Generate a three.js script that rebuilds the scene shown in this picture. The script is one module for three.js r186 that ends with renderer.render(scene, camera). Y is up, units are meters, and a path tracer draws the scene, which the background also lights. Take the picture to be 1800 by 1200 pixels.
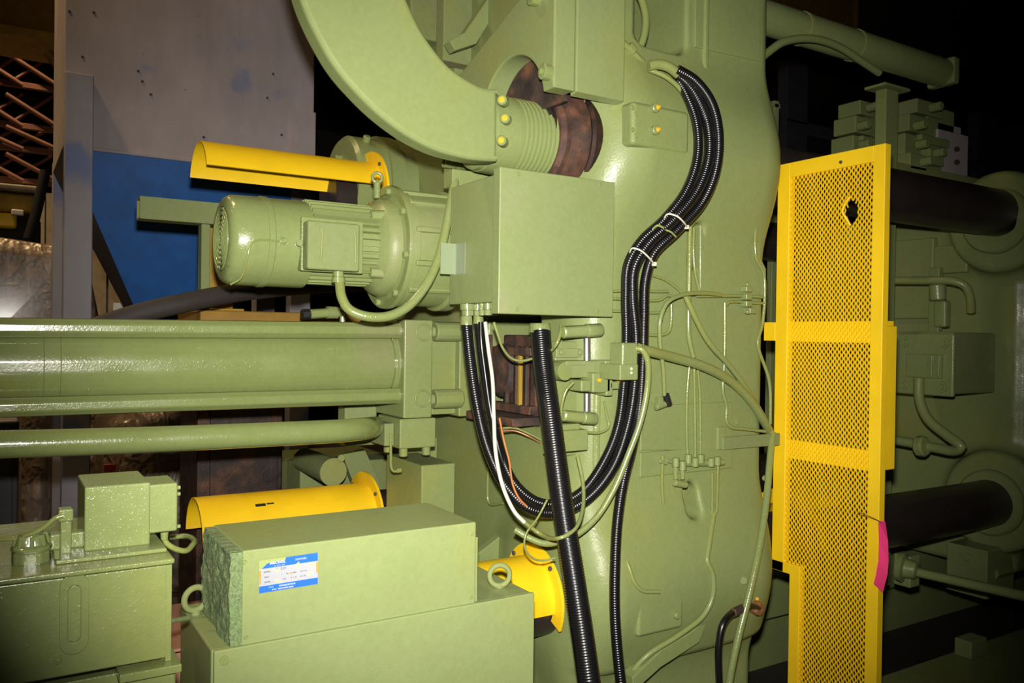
import * as THREE from 'three';
import { RoundedBoxGeometry } from 'three/addons/geometries/RoundedBoxGeometry.js';
import { mergeGeometries, mergeVertices, toCreasedNormals } from 'three/addons/utils/BufferGeometryUtils.js';

// ---------------------------------------------------------------- camera, lights, exposure
const V = (x, y, z) => new THREE.Vector3(x, y, z);
const scene = new THREE.Scene();
scene.background = new THREE.Color(0x000000);
const F = 1457, YAW = THREE.MathUtils.degToRad(32), PITCH = THREE.MathUtils.degToRad(-0.47), ROLL = THREE.MathUtils.degToRad(0.8);
const EYE = V(0, 1.5, 0);
const FWD = V(Math.sin(YAW) * Math.cos(PITCH), Math.sin(PITCH), -Math.cos(YAW) * Math.cos(PITCH));
const R0 = V(Math.cos(YAW), 0, Math.sin(YAW)), U0 = R0.clone().cross(FWD);
const UPV = U0.clone().multiplyScalar(Math.cos(ROLL)).addScaledVector(R0, -Math.sin(ROLL));
const RT = R0.clone().multiplyScalar(Math.cos(ROLL)).addScaledVector(U0, Math.sin(ROLL));
const camera = new THREE.PerspectiveCamera(2 * Math.atan(600 / F) * 180 / Math.PI, 1.5, 0.05, 60);
camera.position.copy(EYE); camera.up.copy(UPV); camera.lookAt(EYE.clone().add(FWD));
scene.add(camera);

const renderer = new THREE.WebGLRenderer({ antialias: true });
renderer.toneMapping = THREE.LinearToneMapping;
renderer.toneMappingExposure = 1.0;
renderer.shadowMap.enabled = true;

// the pop-up flash of the camera, a hand's breadth above the lens
const flash = new THREE.SpotLight(0xfff8ee, 26.5, 0, THREE.MathUtils.degToRad(38.5), 0.74, 2);
flash.position.copy(EYE).addScaledVector(UPV, 0.095).addScaledVector(FWD, 0.02);
flash.target.position.copy(flash.position).addScaledVector(FWD, 3).addScaledVector(RT, -0.01).addScaledVector(UPV, -0.07);
flash.castShadow = true; flash.shadow.mapSize.set(2048, 2048); flash.shadow.radius = 1;
scene.add(flash, flash.target);

// ---------------------------------------------------------------- measuring: where a sight line meets a known plane of the machine
function ray(px, py) { return FWD.clone().addScaledVector(RT, (px - 900) / F).addScaledVector(UPV, (600 - py) / F); }
function zp(px, py, zd) { const d = ray(px, py); return EYE.clone().addScaledVector(d, -zd / d.z); }
function xp(px, py, x) { const d = ray(px, py); return EYE.clone().addScaledVector(d, x / d.x); }
function yp(px, py, y) { const d = ray(px, py); return EYE.clone().addScaledVector(d, (y - EYE.y) / d.y); }

// ---------------------------------------------------------------- noise and textures
function rng(seed) { let s = seed >>> 0; return () => { s = (s + 0x6D2B79F5) >>> 0; let t = s; t = Math.imul(t ^ (t >>> 15), t | 1); t ^= t + Math.imul(t ^ (t >>> 7), t | 61); return ((t ^ (t >>> 14)) >>> 0) / 4294967296; }; }
function tileNoise(seed) {
  const N = 256, r = rng(seed), g = new Float32Array(N * N); for (let i = 0; i < N * N; i++) g[i] = r();
  return (x, y, per) => { const xi = Math.floor(x), yi = Math.floor(y), fx = x - xi, fy = y - yi, u = fx * fx * (3 - 2 * fx), v = fy * fy * (3 - 2 * fy);
    const m = k => ((k % per) + per) % per, G = (a, b) => g[m(a) + m(b) * N];
    return (G(xi, yi) * (1 - u) + G(xi + 1, yi) * u) * (1 - v) + (G(xi, yi + 1) * (1 - u) + G(xi + 1, yi + 1) * u) * v; };
}
function fbm(n, u, v, base, oct, gain = 0.5) { let s = 0, a = 1, t = 0, f = base; for (let i = 0; i < oct && f <= 256; i++) { s += a * n(u * f, v * f, f); t += a; a *= gain; f *= 2; } return s / t; }
const sm = (a, b, x) => { const t = Math.min(1, Math.max(0, (x - a) / (b - a))); return t * t * (3 - 2 * t); };
function tex(size, fn, srgb, rep = 1) {
  const d = new Uint8Array(size * size * 4);
  for (let y = 0; y < size; y++) for (let x = 0; x < size; x++) { const c = fn(x / size, y / size), o = (y * size + x) * 4;
    if (typeof c === 'number') { const k = Math.max(0, Math.min(255, c * 255)); d[o] = d[o + 1] = d[o + 2] = k; } else for (let i = 0; i < 3; i++) d[o + i] = Math.max(0, Math.min(255, c[i] * 255));
    d[o + 3] = 255; }
  const t = new THREE.DataTexture(d, size, size); t.wrapS = t.wrapT = THREE.RepeatWrapping; t.magFilter = THREE.LinearFilter; t.minFilter = THREE.LinearFilter;
  t.repeat.set(rep, rep); if (srgb) t.colorSpace = THREE.SRGBColorSpace; t.needsUpdate = true; return t;
}
const n1 = tileNoise(11), n2 = tileNoise(23), n3 = tileNoise(37);
// brushed machine paint: broad patches of thin coat and dust, fine grain
const paintMap = tex(512, (u, v) => { const a = fbm(n1, u, v, 4, 5), b = fbm(n2, u, v, 3, 4), g = fbm(n3, u, v, 128, 2), d = sm(0.60, 0.72, b), y = sm(0.60, 0.80, fbm(n3, u + .3, v, 2, 5));
  const k = 0.90 + 0.07 * (a - 0.5) + 0.04 * (g - 0.5); return [k * (1 + 0.05 * d + 0.05 * y), k * (1 + 0.01 * y), k * (1 + 0.10 * d - 0.10 * y)]; }, true, 0.9);
const paintBump = tex(512, (u, v) => { const a = fbm(n1, u, v, 64, 2), b = fbm(n2, u, v, 16, 3), s = sm(0.80, 0.9, n3(u * 128, v * 128, 128)); return 0.6 * a + 0.12 * b + 0.35 * s; }, false, 4.5);
const paintRough = tex(256, (u, v) => { const a = fbm(n2, u, v, 8, 4); return 0.55 + 0.9 * (a - 0.42); }, false, 1.7);
const grain = tex(256, (u, v) => 0.80 + 0.25 * (fbm(n1, u, v, 8, 5) - 0.1) * 0.8, true, 2);
const grainLight = tex(256, (u, v) => 0.93 + 0.07 * fbm(n1, u, v, 8, 5), true, 2);
const rustMap = tex(512, (u, v) => { const a = fbm(n1, u, v, 6, 6, 0.6), b = fbm(n2, u, v, 12, 4), c = fbm(n3, u, v * .5, 24, 3); const r = sm(0.4, 0.65, a), k = 0.55 + 0.7 * (b - 0.3);
  return [k * (0.34 + 0.20 * r), k * (0.27 + 0.09 * r), k * (0.22 + 0.03 * r) + 0.03 * c]; }, true, 2);
const roughBump = tex(256, (u, v) => fbm(n3, u, v, 16, 5, 0.65), false, 4);
const lintBump = tex(512, (u, v) => fbm(n3, u, v, 24, 5, 0.7), false, 5);
const lintMap = tex(512, (u, v) => { const a = fbm(n2, u, v, 48, 3, 0.7), b = fbm(n1, u, v, 6, 4); const k = 0.72 + 0.42 * (a - 0.45); return [k * (0.86 + .12 * b), k, k * (0.80 + .1 * b)]; }, true, 9);
const sheetMap = tex(512, (u, v) => { const a = fbm(n1, u, v, 3, 5), bl = sm(0.60, 0.78, fbm(n2, u, v, 5, 4)), sp = sm(0.975, 0.995, n3(u * 64, v * 64, 64)), st = fbm(n3, u, v * .2, 32, 3); const k = 0.86 + 0.22 * (a - 0.5) + 0.06 * (st - 0.5) - 0.25 * sp;
  return [k * (1 - 0.24 * bl), k * (0.99 - 0.14 * bl), k * (0.99 + 0.10 * bl)]; }, true, 0.8);
const filmBump = tex(512, (u, v) => { const w = fbm(n1, u, v, 4, 4); const a = Math.abs(fbm(n2, u + .12 * w, v * .5, 8, 4) - 0.5), b = Math.abs(fbm(n3, u * 1, v, 6, 4) - 0.5); return 1 - 3 * Math.min(a, b * 1.3); }, false, 1.2);
const concreteMap = tex(512, (u, v) => { const a = fbm(n1, u, v, 4, 6), s = sm(0.6, 0.75, fbm(n2, u, v, 8, 4)); const k = 0.6 + 0.5 * (a - 0.5) - 0.22 * s; return [k, k * 0.96, k * 0.9]; }, true, 0.5);
const boardMap = tex(256, (u, v) => { const a = fbm(n1, u, v * .15, 32, 4), b = fbm(n2, u, v, 4, 4); const k = 0.78 + 0.3 * (a - 0.5) + 0.3 * (b - 0.5); return [k, k * 0.97, k * 0.93]; }, true, 1);

const S = (o) => new THREE.MeshPhysicalMaterial(o);
const lin = (r, g, b) => new THREE.Color().setRGB(r, g, b);
const M = {
  green: S({ color: lin(0.278, 0.343, 0.128), map: paintMap, roughness: 0.55, roughnessMap: paintRough, bumpMap: paintBump, bumpScale: 0.0004, specularIntensity: 0.7 }),
  casting: S({ color: lin(0.278, 0.343, 0.128), map: paintMap, roughness: 0.72, roughnessMap: paintRough, bumpMap: paintBump, bumpScale: 0.0004, specularIntensity: 0.6 }),
  armPaint: S({ color: lin(0.278, 0.343, 0.132), map: paintMap, roughness: 0.27, bumpMap: paintBump, bumpScale: 0.00015, specularIntensity: 0.7 }),
  greenSmooth: S({ color: lin(0.292, 0.360, 0.146), map: paintMap, roughness: 0.36, bumpMap: paintBump, bumpScale: 0.0003, specularIntensity: 0.6 }),
  greenGloss: S({ color: lin(0.268, 0.334, 0.122), map: paintMap, roughness: 0.40, roughnessMap: paintRough, bumpMap: paintBump, bumpScale: 0.0005, clearcoat: 0.25, clearcoatRoughness: 0.15 }),
  cylPaint: S({ color: lin(0.255, 0.318, 0.110), map: paintMap, roughness: 0.42, roughnessMap: paintRough, bumpMap: paintBump, bumpScale: 0.0004, clearcoat: 0.7, clearcoatRoughness: 0.12 }),
  greenDull: S({ color: lin(0.255, 0.310, 0.125), map: paintMap, roughness: 0.8, bumpMap: roughBump, bumpScale: 0.0012, specularIntensity: 0.5 }),
  yellow: S({ color: lin(1.0, 0.66, 0.012), map: grainLight, roughness: 0.45, bumpMap: paintBump, bumpScale: 0.0003 }),
  yellowDull: S({ color: lin(0.50, 0.31, 0.025), map: grain, roughness: 0.65, bumpMap: roughBump, bumpScale: 0.0008 }),
  yellowOld: S({ color: lin(0.36, 0.20, 0.02), map: grain, roughness: 0.7 }),
  capYellow: S({ color: lin(0.75, 0.40, 0.01), roughness: 0.6 }),
  hose: S({ color: lin(0.006, 0.006, 0.007), roughness: 0.30, clearcoat: 0.4, clearcoatRoughness: 0.25 }),
  cableBlack: S({ color: lin(0.012, 0.012, 0.012), roughness: 0.4 }),
  rubber: S({ color: lin(0.040, 0.033, 0.030), map: grain, roughness: 0.75, bumpMap: roughBump, bumpScale: 0.001 }),
  white: S({ color: lin(0.62, 0.60, 0.50), roughness: 0.5 }),
  tie: S({ color: lin(0.70, 0.66, 0.55), roughness: 0.5 }),
  orange: S({ color: lin(0.45, 0.16, 0.04), roughness: 0.5 }),
  copper: S({ color: lin(0.40, 0.20, 0.10), roughness: 0.45, metalness: 0.6 }),
  rust: S({ color: lin(1, 1, 1), map: rustMap, roughness: 0.75, bumpMap: roughBump, bumpScale: 0.002 }),
  rustDark: S({ color: lin(0.42, 0.40, 0.38), map: rustMap, roughness: 0.55, metalness: 0.25, bumpMap: roughBump, bumpScale: 0.001 }),
  barSteel: S({ color: lin(0.055, 0.042, 0.038), map: grain, roughness: 0.36, metalness: 0.35 }),
  steel: S({ color: lin(0.45, 0.45, 0.46), roughness: 0.3, metalness: 0.9 }),
  dark: S({ color: lin(0.012, 0.012, 0.011), roughness: 0.8 }),
  sheetGrey: S({ color: lin(0.57, 0.51, 0.525), map: sheetMap, roughness: 0.6, bumpMap: roughBump, bumpScale: 0.0004 }),
  legGrey: S({ color: lin(0.46, 0.46, 0.52), map: sheetMap, roughness: 0.55 }),
  darkGrey: S({ color: lin(0.075, 0.078, 0.09), map: grain, roughness: 0.6 }),
  blue: S({ color: lin(0.005, 0.16, 0.60), map: grain, roughness: 0.5 }),
  film: S({ color: lin(0.48, 0.40, 0.33), map: boardMap, roughness: 0.4, bumpMap: filmBump, bumpScale: 0.02, clearcoat: 0.9, clearcoatRoughness: 0.16 }),
  card: S({ color: lin(0.33, 0.23, 0.14), map: boardMap, roughness: 0.9 }),
  cardRed: S({ color: lin(0.62, 0.32, 0.22), map: boardMap, roughness: 0.9 }),
  paper: S({ color: lin(0.8, 0.8, 0.78), roughness: 0.8 }),
  lint: S({ color: lin(0.34, 0.40, 0.24), map: lintMap, roughness: 1, bumpMap: lintBump, bumpScale: 0.0016 }),
  concrete: S({ color: lin(0.22, 0.21, 0.195), map: concreteMap, roughness: 0.85 }),
  cladding: S({ color: lin(0.36, 0.31, 0.22), map: grain, roughness: 0.7 }),
  claddingGrey: S({ color: lin(0.30, 0.27, 0.23), map: grain, roughness: 0.85 }),
  trussRed: S({ color: lin(0.20, 0.085, 0.06), map: grain, roughness: 0.75 }),
  pink: S({ color: lin(1.0, 0.06, 0.24), roughness: 0.55, side: THREE.DoubleSide }),
  red: S({ color: lin(0.30, 0.03, 0.02), roughness: 0.7 }),
  tape: S({ color: lin(0.50, 0.60, 0.38), roughness: 0.35, transmission: 0.55, thickness: 0 }),
  ink: S({ color: lin(0.01, 0.01, 0.01), roughness: 0.7 }),
  glow: S({ color: lin(1, 0.9, 0.7), emissive: lin(1, 0.72, 0.38), emissiveIntensity: 8 }),
};

// ---------------------------------------------------------------- geometry helpers (world metres; zd = distance behind the lens plane along -z)
function boxUV(g) {
  if (g.index) g = g.toNonIndexed();
  const p = g.attributes.position, uv = new Float32Array(p.count * 2), a = V(), b = V(), c = V(), n = V();
  for (let i = 0; i < p.count; i += 3) { a.fromBufferAttribute(p, i); b.fromBufferAttribute(p, i + 1); c.fromBufferAttribute(p, i + 2);
    n.copy(b).sub(a).cross(c.clone().sub(a)); const x = Math.abs(n.x), y = Math.abs(n.y), z = Math.abs(n.z);
    [a, b, c].forEach((q, k) => { const o = (i + k) * 2; if (x >= y && x >= z) { uv[o] = q.z; uv[o + 1] = q.y; } else if (y >= z) { uv[o] = q.x; uv[o + 1] = q.z + 0.37; } else { uv[o] = q.x + 0.21; uv[o + 1] = q.y; } }); }
  g.setAttribute('uv', new THREE.BufferAttribute(uv, 2)); return g;
}
function box(x0, x1, y0, y1, zn, zf, r = 0.004) {
  const w = Math.abs(x1 - x0), h = Math.abs(y1 - y0), d = Math.abs(zf - zn), rr = Math.min(r, w * .45, h * .45, d * .45);
  const g = rr > 0 ? new RoundedBoxGeometry(w, h, d, 2, rr) : new THREE.BoxGeometry(w, h, d);
  g.translate((x0 + x1) / 2, (y0 + y1) / 2, -(zn + zf) / 2); return g;
}
// a box whose front face spans the measured sight lines on the plane zd
function pbox(px0, px1, py0, py1, zd, depth, r = 0.004) {
  const mx = (px0 + px1) / 2, my = (py0 + py1) / 2; return box(zp(px0, my, zd).x, zp(px1, my, zd).x, zp(mx, py1, zd).y, zp(mx, py0, zd).y, zd, zd + depth, r);
}
// the same for a face that looks along -x, on the plane x; px0 is its far edge, px1 its near edge
function xbox(px0, px1, py0, py1, x, depth, r = 0.004) {
  const mx = (px0 + px1) / 2, my = (py0 + py1) / 2; return box(x, x + depth, xp(mx, py1, x).y, xp(mx, py0, x).y, -xp(px1, my, x).z, -xp(px0, my, x).z, r);
}
const UNITY = V(0, 1, 0);
function lathe(p0, dir, prof, seg = 40) { // prof: [distance along dir, radius]
  const g = new THREE.LatheGeometry(prof.map(([t, r]) => new THREE.Vector2(Math.max(r, 1e-5), t)), seg);
  const c = toCreasedNormals(g, 0.6);
  c.applyQuaternion(new THREE.Quaternion().setFromUnitVectors(UNITY, dir.clone().normalize())); c.translate(p0.x, p0.y, p0.z); return c;
}
function rod(a, b, r, seg = 20, ch = null) { const L = a.distanceTo(b), c = ch ?? Math.min(r * .18, L * .3); return lathe(a, b.clone().sub(a), [[0, 0], [0, r - c], [c, r], [L - c, r], [L, r - c], [L, 0]], seg); }
function hexHead(a, dir, r, h) { const g = new THREE.CylinderGeometry(r * .94, r, h, 6); g.translate(0, h / 2, 0); g.applyQuaternion(new THREE.Quaternion().setFromUnitVectors(UNITY, dir.clone().normalize())); g.translate(a.x, a.y, a.z); return g.toNonIndexed(); }
function tube(pts, r, o = {}) {
  const cv = new THREE.CatmullRomCurve3(pts, false, 'centripetal'), L = cv.getLength(), rs = o.seg ?? 12, step = o.pitch ? o.pitch / 4 : Math.max(0.006, r * 0.8), n = Math.max(6, Math.round(L / step));
  const fr = cv.computeFrenetFrames(n, false), pos = [], nor = [], uv = [], idx = [];
  for (let i = 0; i <= n; i++) { const p = cv.getPointAt(i / n), s = i / n * L; let rr = typeof r === 'function' ? r(i / n) : r; if (o.pitch) rr += (o.amp ?? 0.0007) * [1, 0.4, -1, 0.4][i % 4];
    for (let j = 0; j <= rs; j++) { const t = j / rs * Math.PI * 2, d = fr.normals[i].clone().multiplyScalar(Math.cos(t)).addScaledVector(fr.binormals[i], Math.sin(t)); pos.push(p.x + d.x * rr, p.y + d.y * rr, p.z + d.z * rr); nor.push(d.x, d.y, d.z); uv.push(s, j / rs * rr * 6.28); } }
  for (let i = 0; i < n; i++) for (let j = 0; j < rs; j++) { const a = i * (rs + 1) + j, b = a + rs + 1; idx.push(a, a + 1, b, b, a + 1, b + 1); }
  const cap = (i, flip) => { const c = pos.length / 3, p = cv.getPointAt(i / n), t = cv.getTangentAt(i / n).multiplyScalar(flip ? -1 : 1); pos.push(p.x, p.y, p.z); nor.push(t.x, t.y, t.z); uv.push(0, 0);
    for (let j = 0; j <= rs; j++) { const k = i * (rs + 1) + j; pos.push(pos[3 * k], pos[3 * k + 1], pos[3 * k + 2]); nor.push(t.x, t.y, t.z); uv.push(.01, .01); }
    for (let j = 0; j < rs; j++) flip ? idx.push(c, c + 2 + j, c + 1 + j) : idx.push(c, c + 1 + j, c + 2 + j); };
  cap(0, true); cap(n, false);
  const g = new THREE.BufferGeometry(); g.setAttribute('position', new THREE.Float32BufferAttribute(pos, 3)); g.setAttribute('normal', new THREE.Float32BufferAttribute(nor, 3)); g.setAttribute('uv', new THREE.Float32BufferAttribute(uv, 2)); g.setIndex(idx);
  if (o.pitch) g.computeVertexNormals();
  g.userData.keepUV = true; return g.toNonIndexed ? Object.assign(g.toNonIndexed(), { userData: { keepUV: true } }) : g;
}
const path = (list, z0) => list.map(([px, py, zd]) => zp(px, py, zd ?? z0));
function torus(c, axis, R, r, a = 12, b = 32) { const g = new THREE.TorusGeometry(R, r, a, b); g.applyQuaternion(new THREE.Quaternion().setFromUnitVectors(V(0, 0, 1), axis.clone().normalize())); g.translate(c.x, c.y, c.z); return g; }
function extrudeXY(pts, zn, zf, bevel = 0.003, holes = [], curve = 16) { // outline in x,y; thick from zd zn (near) to zf
  const s = pts instanceof THREE.Shape ? pts : new THREE.Shape(pts.map(([x, y]) => new THREE.Vector2(x, y))); for (const h of holes) s.holes.push(h);
  const g = new THREE.ExtrudeGeometry(s, { depth: Math.abs(zf - zn) - 2 * bevel, bevelEnabled: bevel > 0, bevelThickness: bevel, bevelSize: bevel, bevelOffset: -bevel, bevelSegments: 3, curveSegments: curve });
  g.translate(0, 0, -zf + bevel); return g;
}
function extrudeZY(pts, x0, x1, bevel = 0.003, holes = [], curve = 16) { // outline in (zd, y); thick along x
  const s = pts instanceof THREE.Shape ? pts : new THREE.Shape(pts.map(([z, y]) => new THREE.Vector2(z, y))); for (const h of holes) s.holes.push(h);
  const g = new THREE.ExtrudeGeometry(s, { depth: Math.abs(x1 - x0) - 2 * bevel, bevelEnabled: bevel > 0, bevelThickness: bevel, bevelSize: bevel, bevelOffset: -bevel, bevelSegments: 2, curveSegments: curve });
  g.rotateY(Math.PI / 2); g.translate(x0 + bevel, 0, 0); return g; // local (u,v,w) -> (x = w, y = v, z = -u)
}
// half shell along x: arc of radius r about (y, zd), open below
function shell(x0, x1, y, zd, r, th, a0, a1, seg = 32) { // angles from straight up, positive towards the camera
  const out = [], P = (a, q) => new THREE.Vector2(zd - Math.sin(a) * q, y + Math.cos(a) * q);
  for (let i = 0; i <= seg; i++) out.push(P(a0 + (a1 - a0) * i / seg, r)); for (let i = seg; i >= 0; i--) out.push(P(a0 + (a1 - a0) * i / seg, r - th));
  return extrudeZY(new THREE.Shape(out), x0, x1, 0.0008);
}
function sdfMesh(f, lo, hi, cell) { // surface nets; coordinates (x, y, zd)
  const nx = Math.ceil((hi[0] - lo[0]) / cell) + 1, ny = Math.ceil((hi[1] - lo[1]) / cell) + 1, nz = Math.ceil((hi[2] - lo[2]) / cell) + 1;
  const val = new Float32Array(nx * ny * nz), I = (i, j, k) => i + nx * (j + ny * k);
  for (let k = 0; k < nz; k++) for (let j = 0; j < ny; j++) for (let i = 0; i < nx; i++) val[I(i, j, k)] = f(lo[0] + i * cell, lo[1] + j * cell, lo[2] + k * cell);
  const vid = new Int32Array(nx * ny * nz).fill(-1), pos = [], nor = [], idx = [];
  const E = []; for (const [a, b] of [[0, 1], [2, 3], [4, 5], [6, 7], [0, 2], [1, 3], [4, 6], [5, 7], [0, 4], [1, 5], [2, 6], [3, 7]]) E.push([a, b]);
  for (let k = 0; k < nz - 1; k++) for (let j = 0; j < ny - 1; j++) for (let i = 0; i < nx - 1; i++) {
    const c = []; let neg = 0; for (let m = 0; m < 8; m++) { const q = val[I(i + (m & 1), j + ((m >> 1) & 1), k + (m >> 2))]; c.push(q); if (q < 0) neg++; }
    if (neg === 0 || neg === 8) continue; let sx = 0, sy = 0, sz = 0, ct = 0;
    for (const [a, b] of E) if ((c[a] < 0) !== (c[b] < 0)) { const t = c[a] / (c[a] - c[b]); sx += (a & 1) + t * ((b & 1) - (a & 1)); sy += ((a >> 1) & 1) + t * (((b >> 1) & 1) - ((a >> 1) & 1)); sz += (a >> 2) + t * ((b >> 2) - (a >> 2)); ct++; }
    let x = lo[0] + (i + sx / ct) * cell, y = lo[1] + (j + sy / ct) * cell, z = lo[2] + (k + sz / ct) * cell; const e = cell * .35;
    let gx = f(x + e, y, z) - f(x - e, y, z), gy = f(x, y + e, z) - f(x, y - e, z), gz = f(x, y, z + e) - f(x, y, z - e); const l = Math.hypot(gx, gy, gz) || 1;
    vid[I(i, j, k)] = pos.length / 3; pos.push(x, y, -z); nor.push(gx / l, gy / l, -gz / l);
  }
  const quad = (a, b, c, d, flip) => { if (a < 0 || b < 0 || c < 0 || d < 0) return; flip ? idx.push(a, c, b, a, d, c) : idx.push(a, b, c, a, c, d); };
  for (let k = 1; k < nz - 1; k++) for (let j = 1; j < ny - 1; j++) for (let i = 1; i < nx - 1; i++) {
    const s = val[I(i, j, k)] < 0;
    if (s !== (val[I(i + 1, j, k)] < 0)) quad(vid[I(i, j - 1, k - 1)], vid[I(i, j, k - 1)], vid[I(i, j, k)], vid[I(i, j - 1, k)], s);
    if (s !== (val[I(i, j + 1, k)] < 0)) quad(vid[I(i - 1, j, k - 1)], vid[I(i - 1, j, k)], vid[I(i, j, k)], vid[I(i, j, k - 1)], s);
    if (s !== (val[I(i, j, k + 1)] < 0)) quad(vid[I(i - 1, j - 1, k)], vid[I(i, j - 1, k)], vid[I(i, j, k)], vid[I(i - 1, j, k)], s);
  }
  const g = new THREE.BufferGeometry(); g.setAttribute('position', new THREE.Float32BufferAttribute(pos, 3)); g.setAttribute('normal', new THREE.Float32BufferAttribute(nor, 3)); g.setIndex(idx); return g;
}
const smin = (a, b, k) => { const h = Math.max(k - Math.abs(a - b), 0) / k; return Math.min(a, b) - h * h * k * .25; };
const smax = (a, b, k) => -smin(-a, -b, k);
const sdBox = (x, y, z, c, h, r) => { const qx = Math.abs(x - c[0]) - h[0] + r, qy = Math.abs(y - c[1]) - h[1] + r, qz = Math.abs(z - c[2]) - h[2] + r; return Math.hypot(Math.max(qx, 0), Math.max(qy, 0), Math.max(qz, 0)) + Math.min(Math.max(qx, qy, qz), 0) - r; };
const sdCylX = (x, y, z, x0, x1, cy, cz, R, r) => { const dx = Math.abs(x - (x0 + x1) / 2) - (x1 - x0) / 2 + r, dr = Math.hypot(y - cy, z - cz) - R + r; return Math.min(Math.max(dx, dr), 0) + Math.hypot(Math.max(dx, 0), Math.max(dr, 0)) - r; };

// ---------------------------------------------------------------- things and parts
const taken = {};
function numbered(n) { const k = taken[n] = (taken[n] ?? -1) + 1; return k ? `${n}_${String(k).padStart(3, '0')}` : n; }
const norm = g => { let q = g.index ? g.toNonIndexed() : g; if (!g.userData.keepUV) q = boxUV(q); for (const k of Object.keys(q.attributes)) if (!['position', 'normal', 'uv'].includes(k)) q.deleteAttribute(k); q.morphAttributes = {}; return q; };
function obj(name, geos, mat, parent, label) {
  const list = (Array.isArray(geos) ? geos : [geos]).map(norm), g = list.length > 1 ? mergeGeometries(list) : list[0];
  const m = new THREE.Mesh(g, mat); m.name = parent ? name : numbered(name); m.castShadow = m.receiveShadow = true; if (label) m.userData.label = label;
  (parent ?? scene).add(m); return m;
}
function tag(o, label, category, group) { o.userData.label = label; o.userData.category = category; if (group) o.userData.group = group; return o; }
const things = [];
function thing(name, label, category, group) { const o = new THREE.Group(); o.name = numbered(name); scene.add(o); tag(o, label, category, group); things.push(o); return o; }
function single(name, geos, mat, label, category, group) { const m = obj(name, geos, mat); tag(m, label, category, group); things.push(m); return m; }
function struct(name, geos, mat) { const m = obj(name, geos, mat); m.userData.kind = 'structure'; return m; }
function settle() { // bring every thing's origin to the middle of its base
  for (const o of things) { if (o.userData.placed) continue; const b = new THREE.Box3().setFromObject(o), c = V((b.min.x + b.max.x) / 2, b.min.y, (b.min.z + b.max.z) / 2);
    if (o.isMesh) { o.geometry.translate(-c.x, -c.y, -c.z); for (const k of o.children) k.position.sub(c); } else for (const k of o.children) k.position.sub(c);
    o.position.copy(c); }
}
const XA = V(1, 0, 0), YA = V(0, 1, 0), ZA = V(0, 0, 1);

// ================================================================ the hall
struct('floor', box(-14, 26, -0.2, 0, -6, 26, 0), M.concrete);
struct('ceiling', box(-14.2, 26.2, 8, 8.2, -6.2, 26.2, 0), M.claddingGrey);
struct('wall_left', box(-14.2, -14, 0, 8, -6.2, 26.2, 0), M.claddingGrey);
struct('wall_right', box(26, 26.2, 0, 8, -6.2, 26.2, 0), M.claddingGrey);
struct('wall_front', box(-14, 26, 0, 8, -6.2, -6, 0), M.claddingGrey);
const wallBack = struct('wall_back', box(-14, 26, 0, 8, 26, 26.2, 0), M.claddingGrey);
{ // ribbed pale cladding of the inner partition, seen low at the far left
  const w = struct('wall_partition', box(-4, 1.6, 0, 2.95, 10.2, 10.3, 0), M.cladding);
  const rib = box(0, 0.05, 0, 2.95, 10.16, 10.2, 0.006);
  for (let i = 0; i < 28; i++) { const m = obj('cladding_rib', rib.clone().translate(-4 + 0.2 * i, 0, 0), M.cladding, w); }
}
// high-bay lamps under the roof, warm, above and behind the machine and out of the picture
function highBay(x, y, zd, cd, label) {
  const t = thing('high_bay_lamp', label, 'lamp');
  obj('shade', lathe(V(x, y, -zd), V(0, -1, 0), [[0, 0.03], [0.02, 0.12], [0.12, 0.15], [0.34, 0.27], [0.345, 0.26], [0.13, 0.135], [0.04, 0.1]], 32), M.darkGrey, t);
  obj('stem', rod(V(x, y, -zd), V(x, 8, -zd), 0.012), M.darkGrey, t);
  obj('lens', lathe(V(x, y - 0.33, -zd), V(0, -1, 0), [[0, 0], [0, 0.25], [0.012, 0.245], [0.02, 0]], 32), M.glow, t);
  const l = new THREE.SpotLight(lin(1, 0.66, 0.32), cd, 0, 1.0, 0.5, 2); l.position.set(x, y - 0.37, -zd); l.target.position.set(x, 0, -zd); l.castShadow = true; l.shadow.radius = 10; scene.add(l, l.target);
}
highBay(-1.4, 6.6, 3.6, 38, 'warm high-bay lamp hung above the shot cylinder');
highBay(-0.6, 6.4, 7.6, 90, 'warm high-bay lamp hung behind the grey hopper');

{ // crane girder, upper left
  const a = zp(0, 60, 7.2), t = thing('crane_girder', 'yellow box girder of the overhead crane behind the grey hopper', 'crane');
  obj('web', box(-4, 1.1, a.y + 0.05, a.y + 1.0, 7.2, 7.6, 0.01), M.yellowOld, t);
  obj('flange', box(-4, 1.1, a.y - 0.02, a.y + 0.05, 7.1, 7.7, 0.006), M.yellowDull, t);
  obj('flange', box(-4, 1.1, a.y + 1.0, a.y + 1.07, 7.1, 7.7, 0.006), M.yellowDull, t);
  obj('strut', tube([zp(83, 92, 7.15), zp(115, 130, 7.15), zp(150, 172, 7.15)], 0.035, { seg: 8 }), M.yellowOld, t);
}
{ // crane girder, upper right
  const a = zp(1340, 28, 6.0), b = zp(1500, 28, 6.0), t = thing('crane_girder', 'dark yellow crane girder above the header pipe', 'crane');
  obj('web', box(a.x - 2.2, b.x, a.y, a.y + 0.8, 6.0, 6.4, 0.01), M.yellowOld, t);
  obj('end_plate', box(b.x, b.x + 0.03, a.y - 0.05, a.y + 0.85, 5.95, 6.45, 0.004), M.yellowOld, t);
}
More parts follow.
